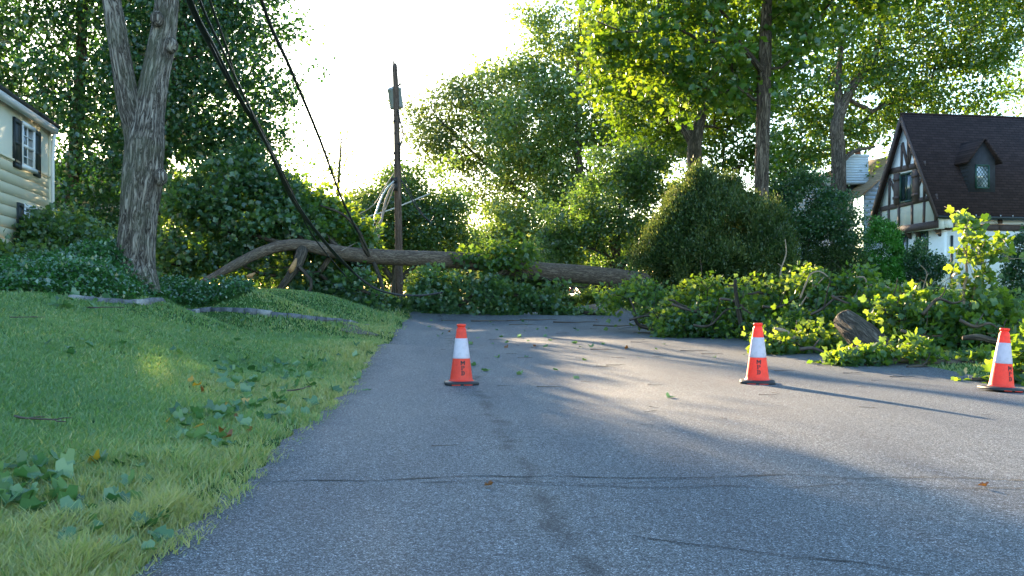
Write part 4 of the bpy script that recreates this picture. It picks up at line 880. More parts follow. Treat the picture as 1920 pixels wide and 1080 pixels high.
wire('thin black cable, rightmost of the bundle at the top edge', [Q(-8, -4, 9), (215, -500, 8), (393, 0, 13), (425, 90, 15), (450, 165, 17.5), (500, 262, 20.5), (548, 360, 23.5), (585, 440, 26), (650, 520, 28.5)], .018, group=WG)
wire('single black cable falling from the top edge across the open sky', [Q(-6, -4, 9), (350, -500, 8), (490, 0, 13), (545, 130, 16), (600, 262, 20), (645, 382, 25), (690, 470, 31)], .028, group=WG)
wire('hair thin grey wire beside the tree edge at the top', [Q(-6.4, -4, 9), (380, -500, 9), (479, 0, 14), (489, 40, 15), (497, 72, 16)], .008, 'steel', group=WG)
PG = 'torn wires hanging from the utility pole'
wire('frayed tan wire hanging from the pole down to the fallen trunk', [(738, 345, 37.2), (725, 370, 36.8), (715, 415, 36), (707, 462, 34.5)], .045, 'old_wire', PG, 'torn_wire', 'wire')
wire('pale wire hanging left of the tan wire beside the pole', [(738, 340, 37.2), (720, 360, 36.8), (703, 405, 36), (694, 448, 34.5)], .035, 'white_wire', PG, 'torn_wire', 'wire')
wire('thin tan wire between the two frayed wires', [(739, 350, 37.2), (728, 380, 36.8), (715, 410, 36), (700, 440, 34.5)], .02, 'old_wire', PG, 'torn_wire', 'wire')
wire('thin tan wire slanting furthest left from the pole', [(738, 325, 37.2), (722, 350, 36.8), (700, 385, 36), (665, 405, 35)], .02, 'old_wire', PG, 'torn_wire', 'wire')
wire('dark wire looping down right of the pole', [(747, 330, 37.5), (760, 350, 37.5), (778, 385, 37.5), (800, 412, 37.5), (815, 417, 37.5), (814, 405, 37.5)], .025, 'cable', PG, 'torn_wire', 'wire')
wire('thin dark wire looping right of the pole inside the wider loop', [(751, 310, 37.5), (765, 350, 37.5), (785, 390, 37.5), (806, 418, 37.5)], .016, 'cable', PG, 'torn_wire', 'wire')
wire('dark wire falling from the transformer along the right side of the pole', [(746, 205, 37.4), (752, 235, 37.4), (757, 250, 37.4), (750, 275, 37.4), (749, 300, 37.4)], .03, 'cable', PG, 'torn_wire', 'wire')
wire('straight white service wire crossing behind the pole', [(655, 416, 44), (730, 394, 44), (806, 363, 44)], .03, 'white_wire', PG, 'torn_wire', 'wire')
wire('dark wire bent down over the sunlit leaves left of the pole', [(640, 470, 32), (700, 430, 36), (735, 350, 37.2)], .014, 'old_wire', PG, 'torn_wire', 'wire')

# ------------------------------------------------------------------ cream house at the left
def cream_house():
    c0 = np.array([-13.0, 28.0, 0]); e0 = np.array([-12.05, 23.4, 0]); u = unit(e0 - c0); n = np.array([u[1], -u[0], 0]); n = n if n[0] > 0 else -n
    if n[0] < 0: n = -n
    z0 = tz(-13, 28) - .3; H_ = lambda px, py, d=0: hit(px, py, c0 + n * d, n)
    b = np.array([c0[0], c0[1], tz(-13, 28)])
    o = thing('cream_house', 'two storey cream clapboard house with black shutters at the left edge', 'house', b)
    L = 13.; ztop = 5.72; back = 9.; zm = H_(95, 333)[2]
    G = Geo()
    G.prism([c0 + (0, 0, z0), c0 + u * L + (0, 0, z0), c0 + u * L + (0, 0, ztop), c0 + (0, 0, ztop)], -n, .15)
    # end wall with gable
    g0 = c0 - n * .0; pts = [g0 + (0, 0, z0), g0 - n * back + (0, 0, z0), g0 - n * back + (0, 0, ztop), g0 - n * back / 2 + (0, 0, ztop + back / 2 * .62), g0 + (0, 0, ztop)]
    G.prism([p - n * .151 * (1 if i in (0, 4) else 0) for i, p in enumerate(pts)], u, .15)
    # clapboards
    z = z0; e = .272
    while z < zm - .02:
        t_ = min(z + e, zm)
        a = [c0 + u * .02 + n * .002 + (0, 0, z), c0 + u * .02 + n * .018 + (0, 0, z), c0 + u * .02 + n * .005 + (0, 0, t_ - .010), c0 + u * .02 + n * .002 + (0, 0, t_)]
        G.prism(a, u, L - .04); z = t_
    G.beam(c0 + n * .0 + (0, 0, zm), c0 + u * L + (0, 0, zm), .05, .05, n)
    G.build('wall', M['cream'], o, False, b)
    G = Geo(); G.beam(c0 + u * .06 + n * .002 + (0, 0, z0), c0 + u * .06 + n * .002 + (0, 0, ztop), .12, .05, n); G.build('corner_board', M['cream'], o, False, b)
    # eaves, gutter, roof
    G = Geo(); G.beam(c0 - u * .12 + n * .10 + (0, 0, ztop - .02), c0 + u * (L + .3) + n * .10 + (0, 0, ztop - .02), .20, .10, n)
    G.box(c0 + u * L / 2 + n * .06 + (0, 0, ztop + .0), (L / 2 + .12, .08, .02), [u, n, (0, 0, 1)])
    G.build('gutter', M['white'], o, False, b)
    G = Geo(); r0 = c0 - u * .15 + n * .20 + (0, 0, ztop + .05); run = back / 2 + .2; r1 = r0 - n * run + (0, 0, run * .66); sl_n = unit(np.cross(u, r1 - r0)); sl_n = sl_n if sl_n[2] > 0 else -sl_n
    G.prism([r0, r0 + u * (L + .6), r1 + u * (L + .6), r1], sl_n, .1)
    q0 = r1 - n * run - (0, 0, run * .66); s2 = unit(np.cross(u, q0 - r1)); s2 = s2 if s2[2] > 0 else -s2
    G.prism([r1 - n * .0, r1 + u * (L + .6), q0 + u * (L + .6), q0], s2, .1)
    G.build('roof', shingles('grey_shingles', u, (.05, .055, .065), (.09, .095, .105), (.03, .03, .035)), o, False, b)
    G = Geo(); r = .05; a = H_(93, 250, .10); P = [c0 + u * .1 + n * .14 + (0, 0, ztop - .1), c0 + u * .1 + n * .12 + (0, 0, ztop - .45), c0 + u * .1 + n * .10 + (0, 0, ztop - .8), c0 + u * .1 + n * .10 + (0, 0, z0 + .3)]
    G.tube(P, [r] * 4, 10); G.build('downspout', M['white'], o, False, b)
    def window(x0, x1, y0, y1, sl_, sr):
        # corners taken on the wall plane
        P0 = H_(x0, (y0[0] + y1[0]) / 2 if 0 else y0[0]); P1 = H_(x1, y1[1]); s0 = np.dot(P0 - c0, u); s1 = np.dot(P1 - c0, u)
        zt = H_(x1, y0[1])[2]; zb = H_(x1, y1[1])[2]; sc = (s0 + s1) / 2; hw = abs(s1 - s0) / 2; at = lambda s, zz, d=0: c0 + u * s + n * d + (0, 0, zz)
        w_ = thing_part('window'); 
        G = Geo()
        for s_ in (sc - hw, sc + hw): G.beam(at(s_, zb - .06), at(s_, zt + .06), .09, .075, n)
        G.beam(at(sc - hw - .045, zt + .02), at(sc + hw + .045, zt + .02), .10, .085, n); G.beam(at(sc - hw - .09, zb - .03), at(sc + hw + .09, zb - .03), .09, .13, n)
        G.beam(at(sc - hw, (zt + zb) / 2), at(sc + hw, (zt + zb) / 2), .06, .06, n)
        fr = G.build('window_frame', M['white'], o, False, b)
        G = Geo(); G.beam(at(sc, zb), at(sc, zt), .02, .045, n)
        for f in (.25, .75): G.beam(at(sc - hw, zb + (zt - zb) * f), at(sc + hw, zb + (zt - zb) * f), .02, .045, n)
        G.build('glazing_bars', M['white'], fr)
        fr.children[0].location = (0, 0, 0)
        G = Geo(); G.prism([at(sc - hw, zb, .004), at(sc + hw, zb, .004), at(sc + hw, zt, .004), at(sc - hw, zt, .004)], n, .02); gp = G.build('pane', M['glass'], fr)
        for s_, wd in ((sc - hw - .06 - sl_, sl_), (sc + hw + .06 + 0, sr)):
            G = Geo(); a0 = at(s_ + wd / 2, zb - .12); a1 = at(s_ + wd / 2, zt + .06); G.beam(a0, a1, wd, .05, n)
            for fz in (.04, .5, .93): G.beam(at(s_ + .03, zb - .12 + (zt - zb + .18) * fz, .05), at(s_ + wd - .03, zb - .12 + (zt - zb + .18) * fz, .05), .10, .015, n)
            for ss in (s_ + .04, s_ + wd - .04): G.beam(at(ss, zb - .1, .05), at(ss, zt + .04, .05), .06, .012, n)
            G.build('shutter', M['blackshut'], o, False, b)
    def thing_part(x): return None
    for args in (((38, 60, (240, 245), (310, 320), .62, .62)), ((42, 63, (392, 394), (425, 432), .55, .5))):
        window(*args)
    for cobj in o.children:
        for gc in cobj.children: gc.location = [-float(v) for v in b]
cream_house()

def tan_house():
    b = W(120, 540, 46); b[2] = tz(b[0], b[1]); o = thing('tan_house', 'tan house glimpsed between the cream house and the forked trunk', 'house', b)
    G = Geo(); x0, x1 = W(60, 0, 46)[0], W(175, 0, 46)[0]; zt = W(0, 372, 46)[2]
    G.box(((x0 + x1) / 2, 49, (b[2] + zt) / 2 - .2), ((x1 - x0) / 2, 3, (zt - b[2]) / 2 + .2)); G.build('wall', M['pinkwall'], o, False, b)
    G = Geo(); G.prism([(x0 - .4, 45.6, zt - .1), (x1 + .4, 45.6, zt - .1), (x1 + .4, 49, zt + 2), (x0 - .4, 49, zt + 2)], (0, -.5, 1), .12); G.prism([(x0 - .4, 49, zt + 2), (x1 + .4, 49, zt + 2), (x1 + .4, 52.4, zt - .1), (x0 - .4, 52.4, zt - .1)], (0, .5, 1), .12); G.build('roof', M['slate'], o, False, b)
    G = Geo(); G.beam(W(106, 408, 46), W(106, 380, 46), .35, .04, (0, -1, 0)); wn = G.build('window', M['glass'], o, False, b)
    G = Geo(); G.beam(W(100, 410, 46), W(113, 410, 46), .08, .08, (0, -1, 0)); s_ = G.build('sill', M['blackshut'], wn, False, b)
tan_house()

# ------------------------------------------------------------------ half timbered house
def tudor():
    A = np.array([19.4, 45., 0]); C = np.array([18.4, 50.5, 0]); u = unit(C - A); Ls = np.linalg.norm(C - A); wv = np.array([u[1], -u[0], 0]); n = -wv; fn = -u   # n: gable face, fn: street face
    ze, zp = 4.78, 9.66; zg = tz(19.4, 45); b = np.array([A[0], A[1], zg]); mid = (A + C) / 2; R = 14.
    o = thing('tudor_house', 'white half timbered house with a steep dark brown roof at the right', 'house', b)
    gp = lambda px, py, d=0.: hit(px, py, A + n * d, n)
    up = lambda p, z: np.array([p[0], p[1], z])
    # walls: lower storey set back under the jetty
    G = Geo(); in_ = .35
    zj = 4.14
    G.prism([up(A + wv * in_ + u * in_, zg - .5), up(C + wv * in_, zg - .5), up(C + wv * in_, zj), up(A + wv * in_ + u * in_, zj)], wv, .2)
    G.prism([up(A + wv * (in_ + .2) + u * in_, zg - .5), up(A + wv * R + u * in_, zg - .5), up(A + wv * R + u * in_, ze), up(A + wv * (in_ + .2) + u * in_, ze)], u, .2)
    G.prism([up(A + u * .05, zj - .05), up(C, zj - .05), up(C, ze), up(mid, zp - .1), up(A + u * .05, ze)], wv, .2)
    G.prism([up(C + wv * in_, zg - .5), up(C + wv * R, zg - .5), up(C + wv * R, ze), up(C + wv * in_, ze)], -u, .2)
    G.prism([up(A + wv * .2, zj + .0), up(A + wv * .6, zj), up(A + wv * .6, ze), up(A + wv * .2, ze)], u, .3)
    G.build('wall', M['stucco'], o, False, b)
    # roof
    rm = shingles('brown_shingles', wv, (.030, .020, .020), (.055, .036, .035), (.012, .009, .009), .13, .35)
    def roofside(E, s_):
        e0 = up(E, ze) - np.array([0, 0, 0]) ; hd = up(mid, zp) - e0; hd = hd / np.linalg.norm(hd); e1 = e0 - hd * .22
        nn = unit(np.cross(wv, hd)); nn = nn if nn[2] > 0 else -nn
        p = [e1 - wv * .25, e1 + wv * R, up(mid, zp) + wv * R, up(mid, zp) - wv * .25]; return p, nn
    G = Geo(); p, nn = roofside(A, 1); G.prism(p, nn, .12); roofN = nn; roofP = p[0]; p2, n2 = roofside(C, -1); G.prism(p2, n2, .12)
    G.beam(up(mid, zp + .05) - wv * .27, up(mid, zp + .05) + wv * R, .16, .12, (0, 0, 1)); G.build('roof', rm, o, False, b)
    # barge boards and timbers
    G = Geo(); pk = up(mid, zp)
    for q in (p, p2): G.beam(q[0] + n * .0 - (0, 0, .02), q[3] + n * .0 - (0, 0, .1), .20, .06, n)
    T = [((1664, 323), (1736, 307), .28), ((1651, 393), (1758, 368), .24), ((1641, 438), (1760, 420), .34),
         ((1704, 228), (1704, 316), .16), ((1693, 268), (1703, 312), .16), ((1713, 262), (1704, 312), .16), ((1692, 272), (1691, 318), .14), ((1716, 268), (1717, 312), .14),
         ((1669, 338), (1668, 388), .14), ((1735, 318), (1734, 374), .16), ((1734, 322), (1722, 352), .14), ((1669, 335), (1680, 362), .14),
         ((1652, 396), (1651, 424), .13), ((1667, 393), (1667, 425), .14), ((1686, 389), (1686, 426), .14), ((1711, 384), (1711, 423), .14), ((1734, 377), (1733, 420), .14), ((1756, 370), (1756, 418), .22)]
    for a_, c_, wd in T: G.beam(gp(*a_), gp(*c_), wd, .05 + .002 * (T.index((a_, c_, wd)) % 5), n)
    # street face band
    fz = lambda px, py: hit(px, py, A + u * .05, fn)
    fA = A + u * in_
    for z_, s0, s1, wd in ((4.20, .1, 5.6, .30), (4.66, .1, 9, .12)): G.beam(up(fA + wv * s0, z_), up(fA + wv * s1, z_), wd, .07, fn)
    for s_ in (.75, 3.2, 5.55): G.beam(up(fA + wv * s_, 4.1), up(fA + wv * s_, ze - .05), .2, .075, fn)
    # brackets of the jetty
    for px in (1697, 1714, 1752):
        q = gp(px, 420); q = up(q, zj); G.prism([q + u * .0, q + wv * .36, q + wv * .36 - (0, 0, .38), q + wv * .2 - (0, 0, .2)], u, .18)
    G.build('timber_framing', M['timber'], o, False, b)
    def lattice(G, o_, sx, w_, h_, nx_, nz_, nrm, d=.02):
        # diamond lead came between corners
        st_ = w_ / nx_
        for k_ in range(-nz_ * 2, nx_ * 2):
            for sg in (1, -1):
                # line x = k*st/..., slope
                pts = []; m_ = h_ / nz_ / st_ * sg; x0 = k_ * st_ + (0 if sg > 0 else w_)
                z_a = 0.; 
                def zz(x): return m_ * (x - x0)
                xa, xb = 0., w_; za, zb_ = zz(xa), zz(xb)
                seg = []
                for x, z in ((xa, za), (xb, zb_)):
                    if 0 <= z <= h_: seg.append((x, z))
                for z in (0., h_):
                    x = x0 + z / m_
                    if 0 < x < w_: seg.append((x, z))
                if len(seg) >= 2 and math.dist(seg[0], seg[-1]) > .05:
                    a_ = o_ + sx * seg[0][0] + (0, 0, seg[0][1]); c_ = o_ + sx * seg[-1][0] + (0, 0, seg[-1][1]); G.beam(a_ + nrm * d, c_ + nrm * d, .018, .012, nrm)
    # gable window
    q0 = gp(1712, 378); q1 = gp(1690, 380); sx = unit(up(q1, 0) - up(q0, 0)); w_ = np.linalg.norm(up(q1, 0) - up(q0, 0)); zb, zt = gp(1712, 376)[2], gp(1712, 323)[2]; h_ = zt - zb; o0 = up(q0, zb)
    G = Geo()
    for s_ in (0, w_): G.beam(o0 + sx * s_, o0 + sx * s_ + (0, 0, h_), .09, .08, n)
    for z_ in (0, h_): G.beam(o0 + (0, 0, z_), o0 + sx * w_ + (0, 0, z_), .09, .08, n)
    G.beam(o0 + sx * w_ / 2, o0 + sx * w_ / 2 + (0, 0, h_), .05, .06, n); wn = G.build('window', M['greenframe'], o, False, b)
    G = Geo(); G.prism([o0, o0 + sx * w_, o0 + sx * w_ + (0, 0, h_), o0 + (0, 0, h_)], n, .02); G.build('pane', M['glass'], wn, False, b)
    for s0, s1 in ((-.07 - w_ * .48, -.07), (w_ + .07, w_ + .07 + w_ * .48)):
        G = Geo(); G.beam(o0 + sx * (s0 + s1) / 2 + (0, 0, -.1), o0 + sx * (s0 + s1) / 2 + (0, 0, h_ + .1), s1 - s0, .09, n)
        for z_ in (.25, h_ - .2): G.beam(o0 + sx * (s0 - .02) + n * .09 + (0, 0, z_), o0 + sx * (s1 + .02) + n * .09 + (0, 0, z_), .13, .04, n)
        G.build('shutter', M['timber'], o, False, b)
    # dormer
    rp = lambda px, py: hit(px, py, roofP + roofN * .12, roofN)
    base_ = rp(1840, 358); fo = base_ + fn * .05; dp = lambda px, py: hit(px, py, fo, fn)
    x0, x1 = dp(1817, 330), dp(1866, 330); zb = dp(1840, 360)[2]; zs = dp(1840, 298)[2]; za = dp(1842, 262)[2]; wd = np.dot(x1 - x0, wv); o0 = up(x0, 0); bk = 3.2
    d = thing_part = None
    G = Geo(); G.prism([up(o0, zb), up(o0 + wv * wd, zb), up(o0 + wv * wd, zs), up(o0 + wv * wd / 2, za), up(o0, zs)], u, bk)
    for i_ in range(8): z_ = zb + (zs - zb) * i_ / 8; G.beam(up(o0 - wv * .02, z_) + u * .01, up(o0 - wv * .02, z_) + u * bk, .03, .02, n)
    dm = G.build('dormer', plain('dark_slate_cladding', (.026, .028, .036), .8, .25, 5, .3), o, False, b)
    G = Geo(); ov = .22
    for sg in (0, 1):
        e = up(o0 + wv * (wd if sg else 0), zs); t_ = up(o0 + wv * wd / 2, za); dr = unit(e - t_); e2 = e + dr * .3; nn = unit(np.cross(u, dr)); nn = nn if nn[2] > 0 else -nn
        G.prism([t_ - u * ov, e2 - u * ov, e2 + u * bk, t_ + u * bk], nn, .09 + .004 * sg)
    G.build('dormer_roof', rm, dm, False, b)
    G = Geo(); a0 = dp(1829, 352); a1 = dp(1853, 352); zt = dp(1840, 310)[2]; ww = np.dot(a1 - a0, wv); a0 = up(a0, a0[2]); hh_ = zt - a0[2]
    for s_ in (0, ww): G.beam(a0 + wv * s_, a0 + wv * s_ + (0, 0, hh_), .07, .06, fn)
    for z_ in (0, hh_): G.beam(a0 + (0, 0, z_), a0 + wv * ww + (0, 0, z_), .07, .06, fn)
    lattice(G, a0, wv, ww, hh_, 4, 5, fn, .025); G.build('dormer_window', M['greenframe'], dm, False, b)
    G = Geo(); G.prism([a0, a0 + wv * ww, a0 + wv * ww + (0, 0, hh_), a0 + (0, 0, hh_)], fn, .02); G.build('pane', M['curtained'], dm, False, b)
    # gutter + snow guards, downspout
    G = Geo(); ge = roofP + roofN * .02; G.tube([ge + fn * .05, ge + wv * (R + .2) + fn * .05], [.07, .07], 8); G.build('gutter', M['blackshut'], o, True, b)
    for i_ in range(14):
        G = Geo(); q = ge + wv * (.6 + i_ * .62) + fn * .1; G.box(q + (0, 0, .08), (.02, .02, .05)); G.build('snow_guard', M['rim'], o, False, b)
    G = Geo(); q = up(A + u * in_ + wv * .72 + fn * .08, 0); G.tube([up(q, 3.8), up(q, zg)], [.06, .06], 8); G.build('downspout', M['blackshut'], o, True, b)
    # ground floor windows
    for kind_, (xa, xb, ya, yb) in (('g', (1720, 1740, 435, 470)), ('g', (1690, 1702, 440, 500)), ('f', (1822, 1842, 455, 495))):
        pl = (A + wv * in_, n) if kind_ == 'g' else (A + u * in_, fn)
        h2 = lambda px, py: hit(px, py, pl[0], pl[1])
        a_ = h2(xa, yb); c_ = h2(xb, yb); zt = h2((xa + xb) / 2, ya)[2]; zb = h2((xa + xb) / 2, yb)[2]
        G = Geo()
        for q in (a_, c_): G.beam(up(q, zb), up(q, zt), .09, .06, pl[1])
        for z_ in (zb, zt): G.beam(up(a_, z_), up(c_, z_), .09, .065, pl[1])
        wn = G.build('window', M['greenframe'], o, False, b)
        G = Geo(); G.prism([up(a_, zb), up(c_, zb), up(c_, zt), up(a_, zt)], pl[1], .02); G.build('pane', M['glass'], wn, False, b)
    # cross gable at the right, standing forward
    X0 = A + wv * 5.9 - u * .9
    G = Geo(); G.prism([up(X0, zg - .4), up(X0 + wv * 5, zg - .4), up(X0 + wv * 5, ze - .3), up(X0 + wv * 2.5, ze + 4), up(X0, ze - .3)], u, 1.2); G.build('wing_wall', M['stucco'], o, False, b)
    G = Geo()
    for sg in (0, 1):
        e = up(X0 + wv * (5 if sg else 0), ze - .3); t_ = up(X0 + wv * 2.5, ze + 4); dr = unit(e - t_); nn = unit(np.cross(u, dr)); nn = nn if nn[2] > 0 else -nn
        G.prism([t_ - u * .2, e + dr * .5 - u * .2, e + dr * .5 + u * 4, t_ + u * 4], nn, .12 + .004 * sg)
    G.build('wing_roof', rm, o, False, b)
tudor()

# ------------------------------------------------------------------ white clapboard house behind
def white_house():
    Yh = 58.; b = W(1600, 540, Yh); b[2] = tz(b[0], b[1]); o = thing('white_house', 'white clapboard house with a tan roof and painted brick chimney, behind the half timbered one', 'house', b)
    f0 = lambda px, py, Y_=Yh: W(px, py, Y_)
    G = Geo(); zb = b[2] - .4
    gl = f0(1440, 0)[0]; gr = f0(1760, 0)[0]; pkx = f0(1700, 0)[0]; ze = f0(0, 372)[2]; zp = f0(0, 300)[2]
    # gable of the right wing, facing the street
    a = f0(1622, 0)[0]; wall = [(a, Yh, zb), (gr, Yh, zb), (gr, Yh, ze), (pkx, Yh, zp + .2), (a, Yh, f0(0, 362)[2])]
    G.prism(wall, (0, 1, 0), .3)
    G.prism([(gl, Yh + 2, zb), (a, Yh + 2, zb), (a, Yh + 2, f0(0, 345)[2]), (f0(1572, 0)[0], Yh + 2, f0(0, 318)[2]), (gl + 2.2, Yh + 2, f0(0, 345)[2]), (gl, Yh + 2, f0(0, 390)[2])], (0, 1, 0), .3)
    z = zb
    while z < zp:
        def xr(zz): # limits of the wall at that height
            zl = f0(0, 362)[2]; return (a if zz < zl else a + (pkx - a) * (zz - zl) / (zp + .2 - zl), gr if zz < ze else gr - (gr - pkx) * (zz - ze) / (zp + .2 - ze))
        x0_, x1_ = xr(z + .2)
        if x1_ > x0_ + .1: G.prism([(x0_, Yh, z), (x0_, Yh - .04, z), (x0_, Yh - .01, z + .24), (x0_, Yh, z + .24)], (1, 0, 0), x1_ - x0_)
        z += .245
    z = zb
    while z < f0(0, 350)[2]:
        G.prism([(gl, Yh + 2, z), (gl, Yh + 1.96, z), (gl, Yh + 1.99, z + .24), (gl, Yh + 2, z + .24)], (1, 0, 0), a - gl); z += .245
    G.build('wall', plain('white_clapboard', (.60, .66, .74), .6, .05), o, False, b)
    rm = shingles('tan_shingles', (1, 0), (.36, .26, .17), (.46, .33, .22), (.2, .15, .1), .16, .4)
    G = Geo(); p0 = np.array([pkx, Yh - .3, zp + .25]); e0 = np.array([a - .4, Yh - .3, f0(0, 372)[2]]); nn = unit(np.cross((0, 1, 0), e0 - p0)); nn = nn if nn[2] > 0 else -nn
    G.prism([p0, e0, e0 + (-1.6, 9, .3), p0 + (-1.0, 9, .5)], nn, .12)
    p0b = p0 + (.02, 0, 0); e1 = np.array([gr + .4, Yh - .3, ze - .2]); nn = unit(np.cross((0, 1, 0), e1 - p0)); nn = nn if nn[2] > 0 else -nn; G.prism([p0b, e1, e1 + (0, 9, 0), p0b + (0, 9, 0)], nn, .12)
    q0 = f0(1575, 316, Yh + 2); q1 = f0(1500, 372, Yh + 2); nn = unit(np.cross((0, 1, 0), q1 - q0)); nn = nn if nn[2] > 0 else -nn
    G.prism([q0, q1, q1 + (0, 7, 0), q0 + (0, 7, 0)], nn, .1); G.build('roof', rm, o, False, b)
    G = Geo(); q0 = f0(1588, 330, Yh + .5); q2 = f0(1640, 352, Yh + .5); q1 = f0(1570, 365, Yh + .5)
    G.prism([f0(1580, 342, Yh + 1.5), f0(1598, 325, Yh + 1.5), f0(1630, 335, Yh + 1.5), f0(1625, 362, Yh + 1.5), f0(1570, 372, Yh + 1.5)], (0, 1, 0), 1.0); G.build('dark_roof_valley', M['slate'], o, False, b)
    G = Geo(); c0 = f0(1579, 345, Yh + 1.); c1 = f0(1626, 290, Yh + 1.); G.box(((c0[0] + c1[0]) / 2, Yh + 1.3, (c1[2] + c0[2]) / 2), (abs(c1[0] - c0[0]) / 2, .5, (c1[2] - c0[2]) / 2))
    z = c1[2]; G.box(((c0[0] + c1[0]) / 2, Yh + 1.3, z - .1), (abs(c1[0] - c0[0]) / 2 + .05, .55, .08)); z2 = c0[2]
    for i_ in range(10): G.box(((c0[0] + c1[0]) / 2, Yh + 1.3, z2 + .15 * i_ + .1), (abs(c1[0] - c0[0]) / 2 + .004, .504, .058))
    ch = G.build('chimney', M['whitebrick'], o, False, b)
    G = Geo(); G.lathe([(.18, 0), (.18, .2), (.12, .22)], (f0(1597, 0, Yh + 1)[0], Yh + 1.3, z), 12); G.lathe([(.18, 0), (.18, .2), (.12, .22)], (f0(1612, 0, Yh + 1)[0], Yh + 1.3, z), 12); G.build('chimney_pots', M['clay'], ch, False, b)
    G = Geo(); G.lathe([(.16, .2), (.16, .45), (.2, .46), (.2, .5)], (f0(1612, 0, Yh + 1)[0], Yh + 1.3, z), 12); G.build('flue_cap', M['rim'], ch, False, b)
    for xa, xb in ((1453, 1475), (1530, 1548)):
        G = Geo(); a_ = f0(xa, 505, Yh + 1.95); c_ = f0(xb, 505, Yh + 1.95); zt = f0(0, 470, Yh + 2)[2]
        for q in (a_, c_): G.beam((q[0], q[1], q[2]), (q[0], q[1], zt), .1, .06, (0, -1, 0))
        for z_ in (a_[2], zt): G.beam((a_[0], a_[1], z_), (c_[0], c_[1], z_), .1, .065, (0, -1, 0))
        wn = G.build('window', M['white'], o, False, b)
        G = Geo(); G.prism([a_, c_, (c_[0], c_[1], zt), (a_[0], a_[1], zt)], (0, -1, 0), .02); G.build('pane', M['glass'], wn, False, b)
white_house()

# ------------------------------------------------------------------ dark car seen under the trunk
def car():
    b = W(1162, 555, 47); b[2] = tz(b[0], b[1]); o = thing('parked_car', 'dark parked car half hidden under the root end of the fallen trunk', 'car', b, rot=(0, 0, .25))
    prof = [(-2.2, .35), (-2.25, .7), (-2.1, .92), (-1.2, 1.0), (-.55, 1.42), (.75, 1.45), (1.5, 1.02), (2.1, .95), (2.25, .75), (2.2, .35)]
    G = Geo(); ws = [.80, .86, .86, .84, .66, .66, .82, .84, .82, .78]; m = len(prof)
    V = np.array([(x, s_ * w_, z) for s_ in (-1, 1) for (x, z), w_ in zip(prof, ws)]); fs = [[i, i + 1, m + i + 1, m + i] for i in range(m - 1)] + [[m - 1, 0, m, 2 * m - 1]]
    G.add(V, [np.array(fs), np.arange(m)[None], np.arange(m, 2 * m)[::-1][None]]); G.build('body', M['carpaint'], o)
    for s_ in (-1, 1):
        G = Geo(); G.prism([(-1.05, s_ * .80, 1.02), (-.5, s_ * .69, 1.38), (.7, s_ * .69, 1.40), (1.3, s_ * .80, 1.04)], (0, s_, .3), .02); G.build('side_window', M['carglass'], o)
        for x in (-1.4, 1.4):
            G = Geo(); th = np.linspace(0, 2 * math.pi, 20, endpoint=False)
            G.prism([(x + .33 * math.cos(t_), s_ * .72, .33 + .33 * math.sin(t_)) for t_ in th], (0, s_, 0), .18); wh = G.build('wheel', M['tyre'], o)
            G = Geo(); G.prism([(x + .2 * math.cos(t_), s_ * .9, .33 + .2 * math.sin(t_)) for t_ in th], (0, s_, 0), .015); G.build('rim', M['rim'], wh)
        G = Geo(); G.box((-2.22, s_ * .62, .76), (.03, .16, .08)); G.build('tail_lamp', M['lamp'], o)
    G = Geo(); G.box((-2.26, 0, .48), (.04, .8, .06)); G.build('bumper', M['rim'], o)
    G = Geo(); G.prism([(-1.22, -.62, 1.03), (-1.22, .62, 1.03), (-.62, .56, 1.39), (-.62, -.56, 1.39)], (-.5, 0, .8), .02); G.build('rear_window', M['carglass'], o)
car()

# ------------------------------------------------------------------ fallen leaves and twigs on lawn and road
def leaf_mesh(mat, tint, seed):
    r = np.random.default_rng(seed); v, fs = tmpl('tulip'); v = v.copy(); v[:, 1] -= .4
    v[:, 2] = v[:, 2] * r.uniform(.4, 3.) + r.uniform(-.3, .8) * v[:, 1] ** 2 * 1.5 + .6 * np.abs(v[:, 0]) ** 1.5 * r.uniform(-1, 1.6) + r.normal(size=len(v)) * .02
    G = Geo(); G.add(v, fs, tint); st = [(0, -.4, v[:, 2].min() * .2), (.02, -.65, .03), (0, -.85, .02)]; G.tube(st, [.012, .010, .008], 5, tint=tint)
    o = G.build('fallen_leaf', M[mat]); me = o.data; bpy.data.objects.remove(o); return me
LM = [leaf_mesh('litter_leaf', t_, s_) for t_, s_ in ((.1, 1), (.45, 2), (.6, 3), (.95, 4), (.3, 5), (.75, 6), (.85, 9), (.2, 10), (.5, 11))]
DM = [leaf_mesh('dead_leaf', t_, s_) for t_, s_ in ((.2, 7), (.9, 8))]
def drop(px, py, size, me, label, group, on_road=False, tilt=.5, lift=.05):
    g_ = ground_hit(px, py); z = (g_[2] + .035) if on_road else g_[2] + lift
    o = bpy.data.objects.new('fallen_leaf', me); link(o); o.location = (float(g_[0]), float(g_[1]), float(z) + size * .06)
    o.rotation_euler = (random.gauss(0, tilt), random.gauss(0, tilt), random.uniform(0, 6.28)); o.scale = (size,) * 3
    return tag(o, label, 'leaf', group)
random.seed(4)
def many(n, box, size, label, group, meshes, **kw):
    for _ in range(n):
        px = random.uniform(box[0], box[2]); py = random.uniform(box[1], box[3]); drop(px, py, size * random.uniform(.7, 1.25), random.choice(meshes), label, group, **kw)
many(84, (395, 680, 600, 800), .105, 'green fallen tulip leaf in the drift on the lawn edge left of the first cone', 'leaf drift on the lawn edge', LM)
many(30, (330, 785, 470, 860), .09, 'green fallen tulip leaf in the grass verge below the leaf drift', 'leaves scattered down the verge', LM)
many(38, (-10, 885, 135, 1000), .10, 'large green fallen leaf in the cluster at the lower left corner', 'leaf cluster at the lower left', LM, lift=.07)
many(30, (120, 860, 330, 1060), .085, 'green leaf lying in the long verge grass near the bottom edge', 'leaves in the near verge grass', LM, lift=.05)
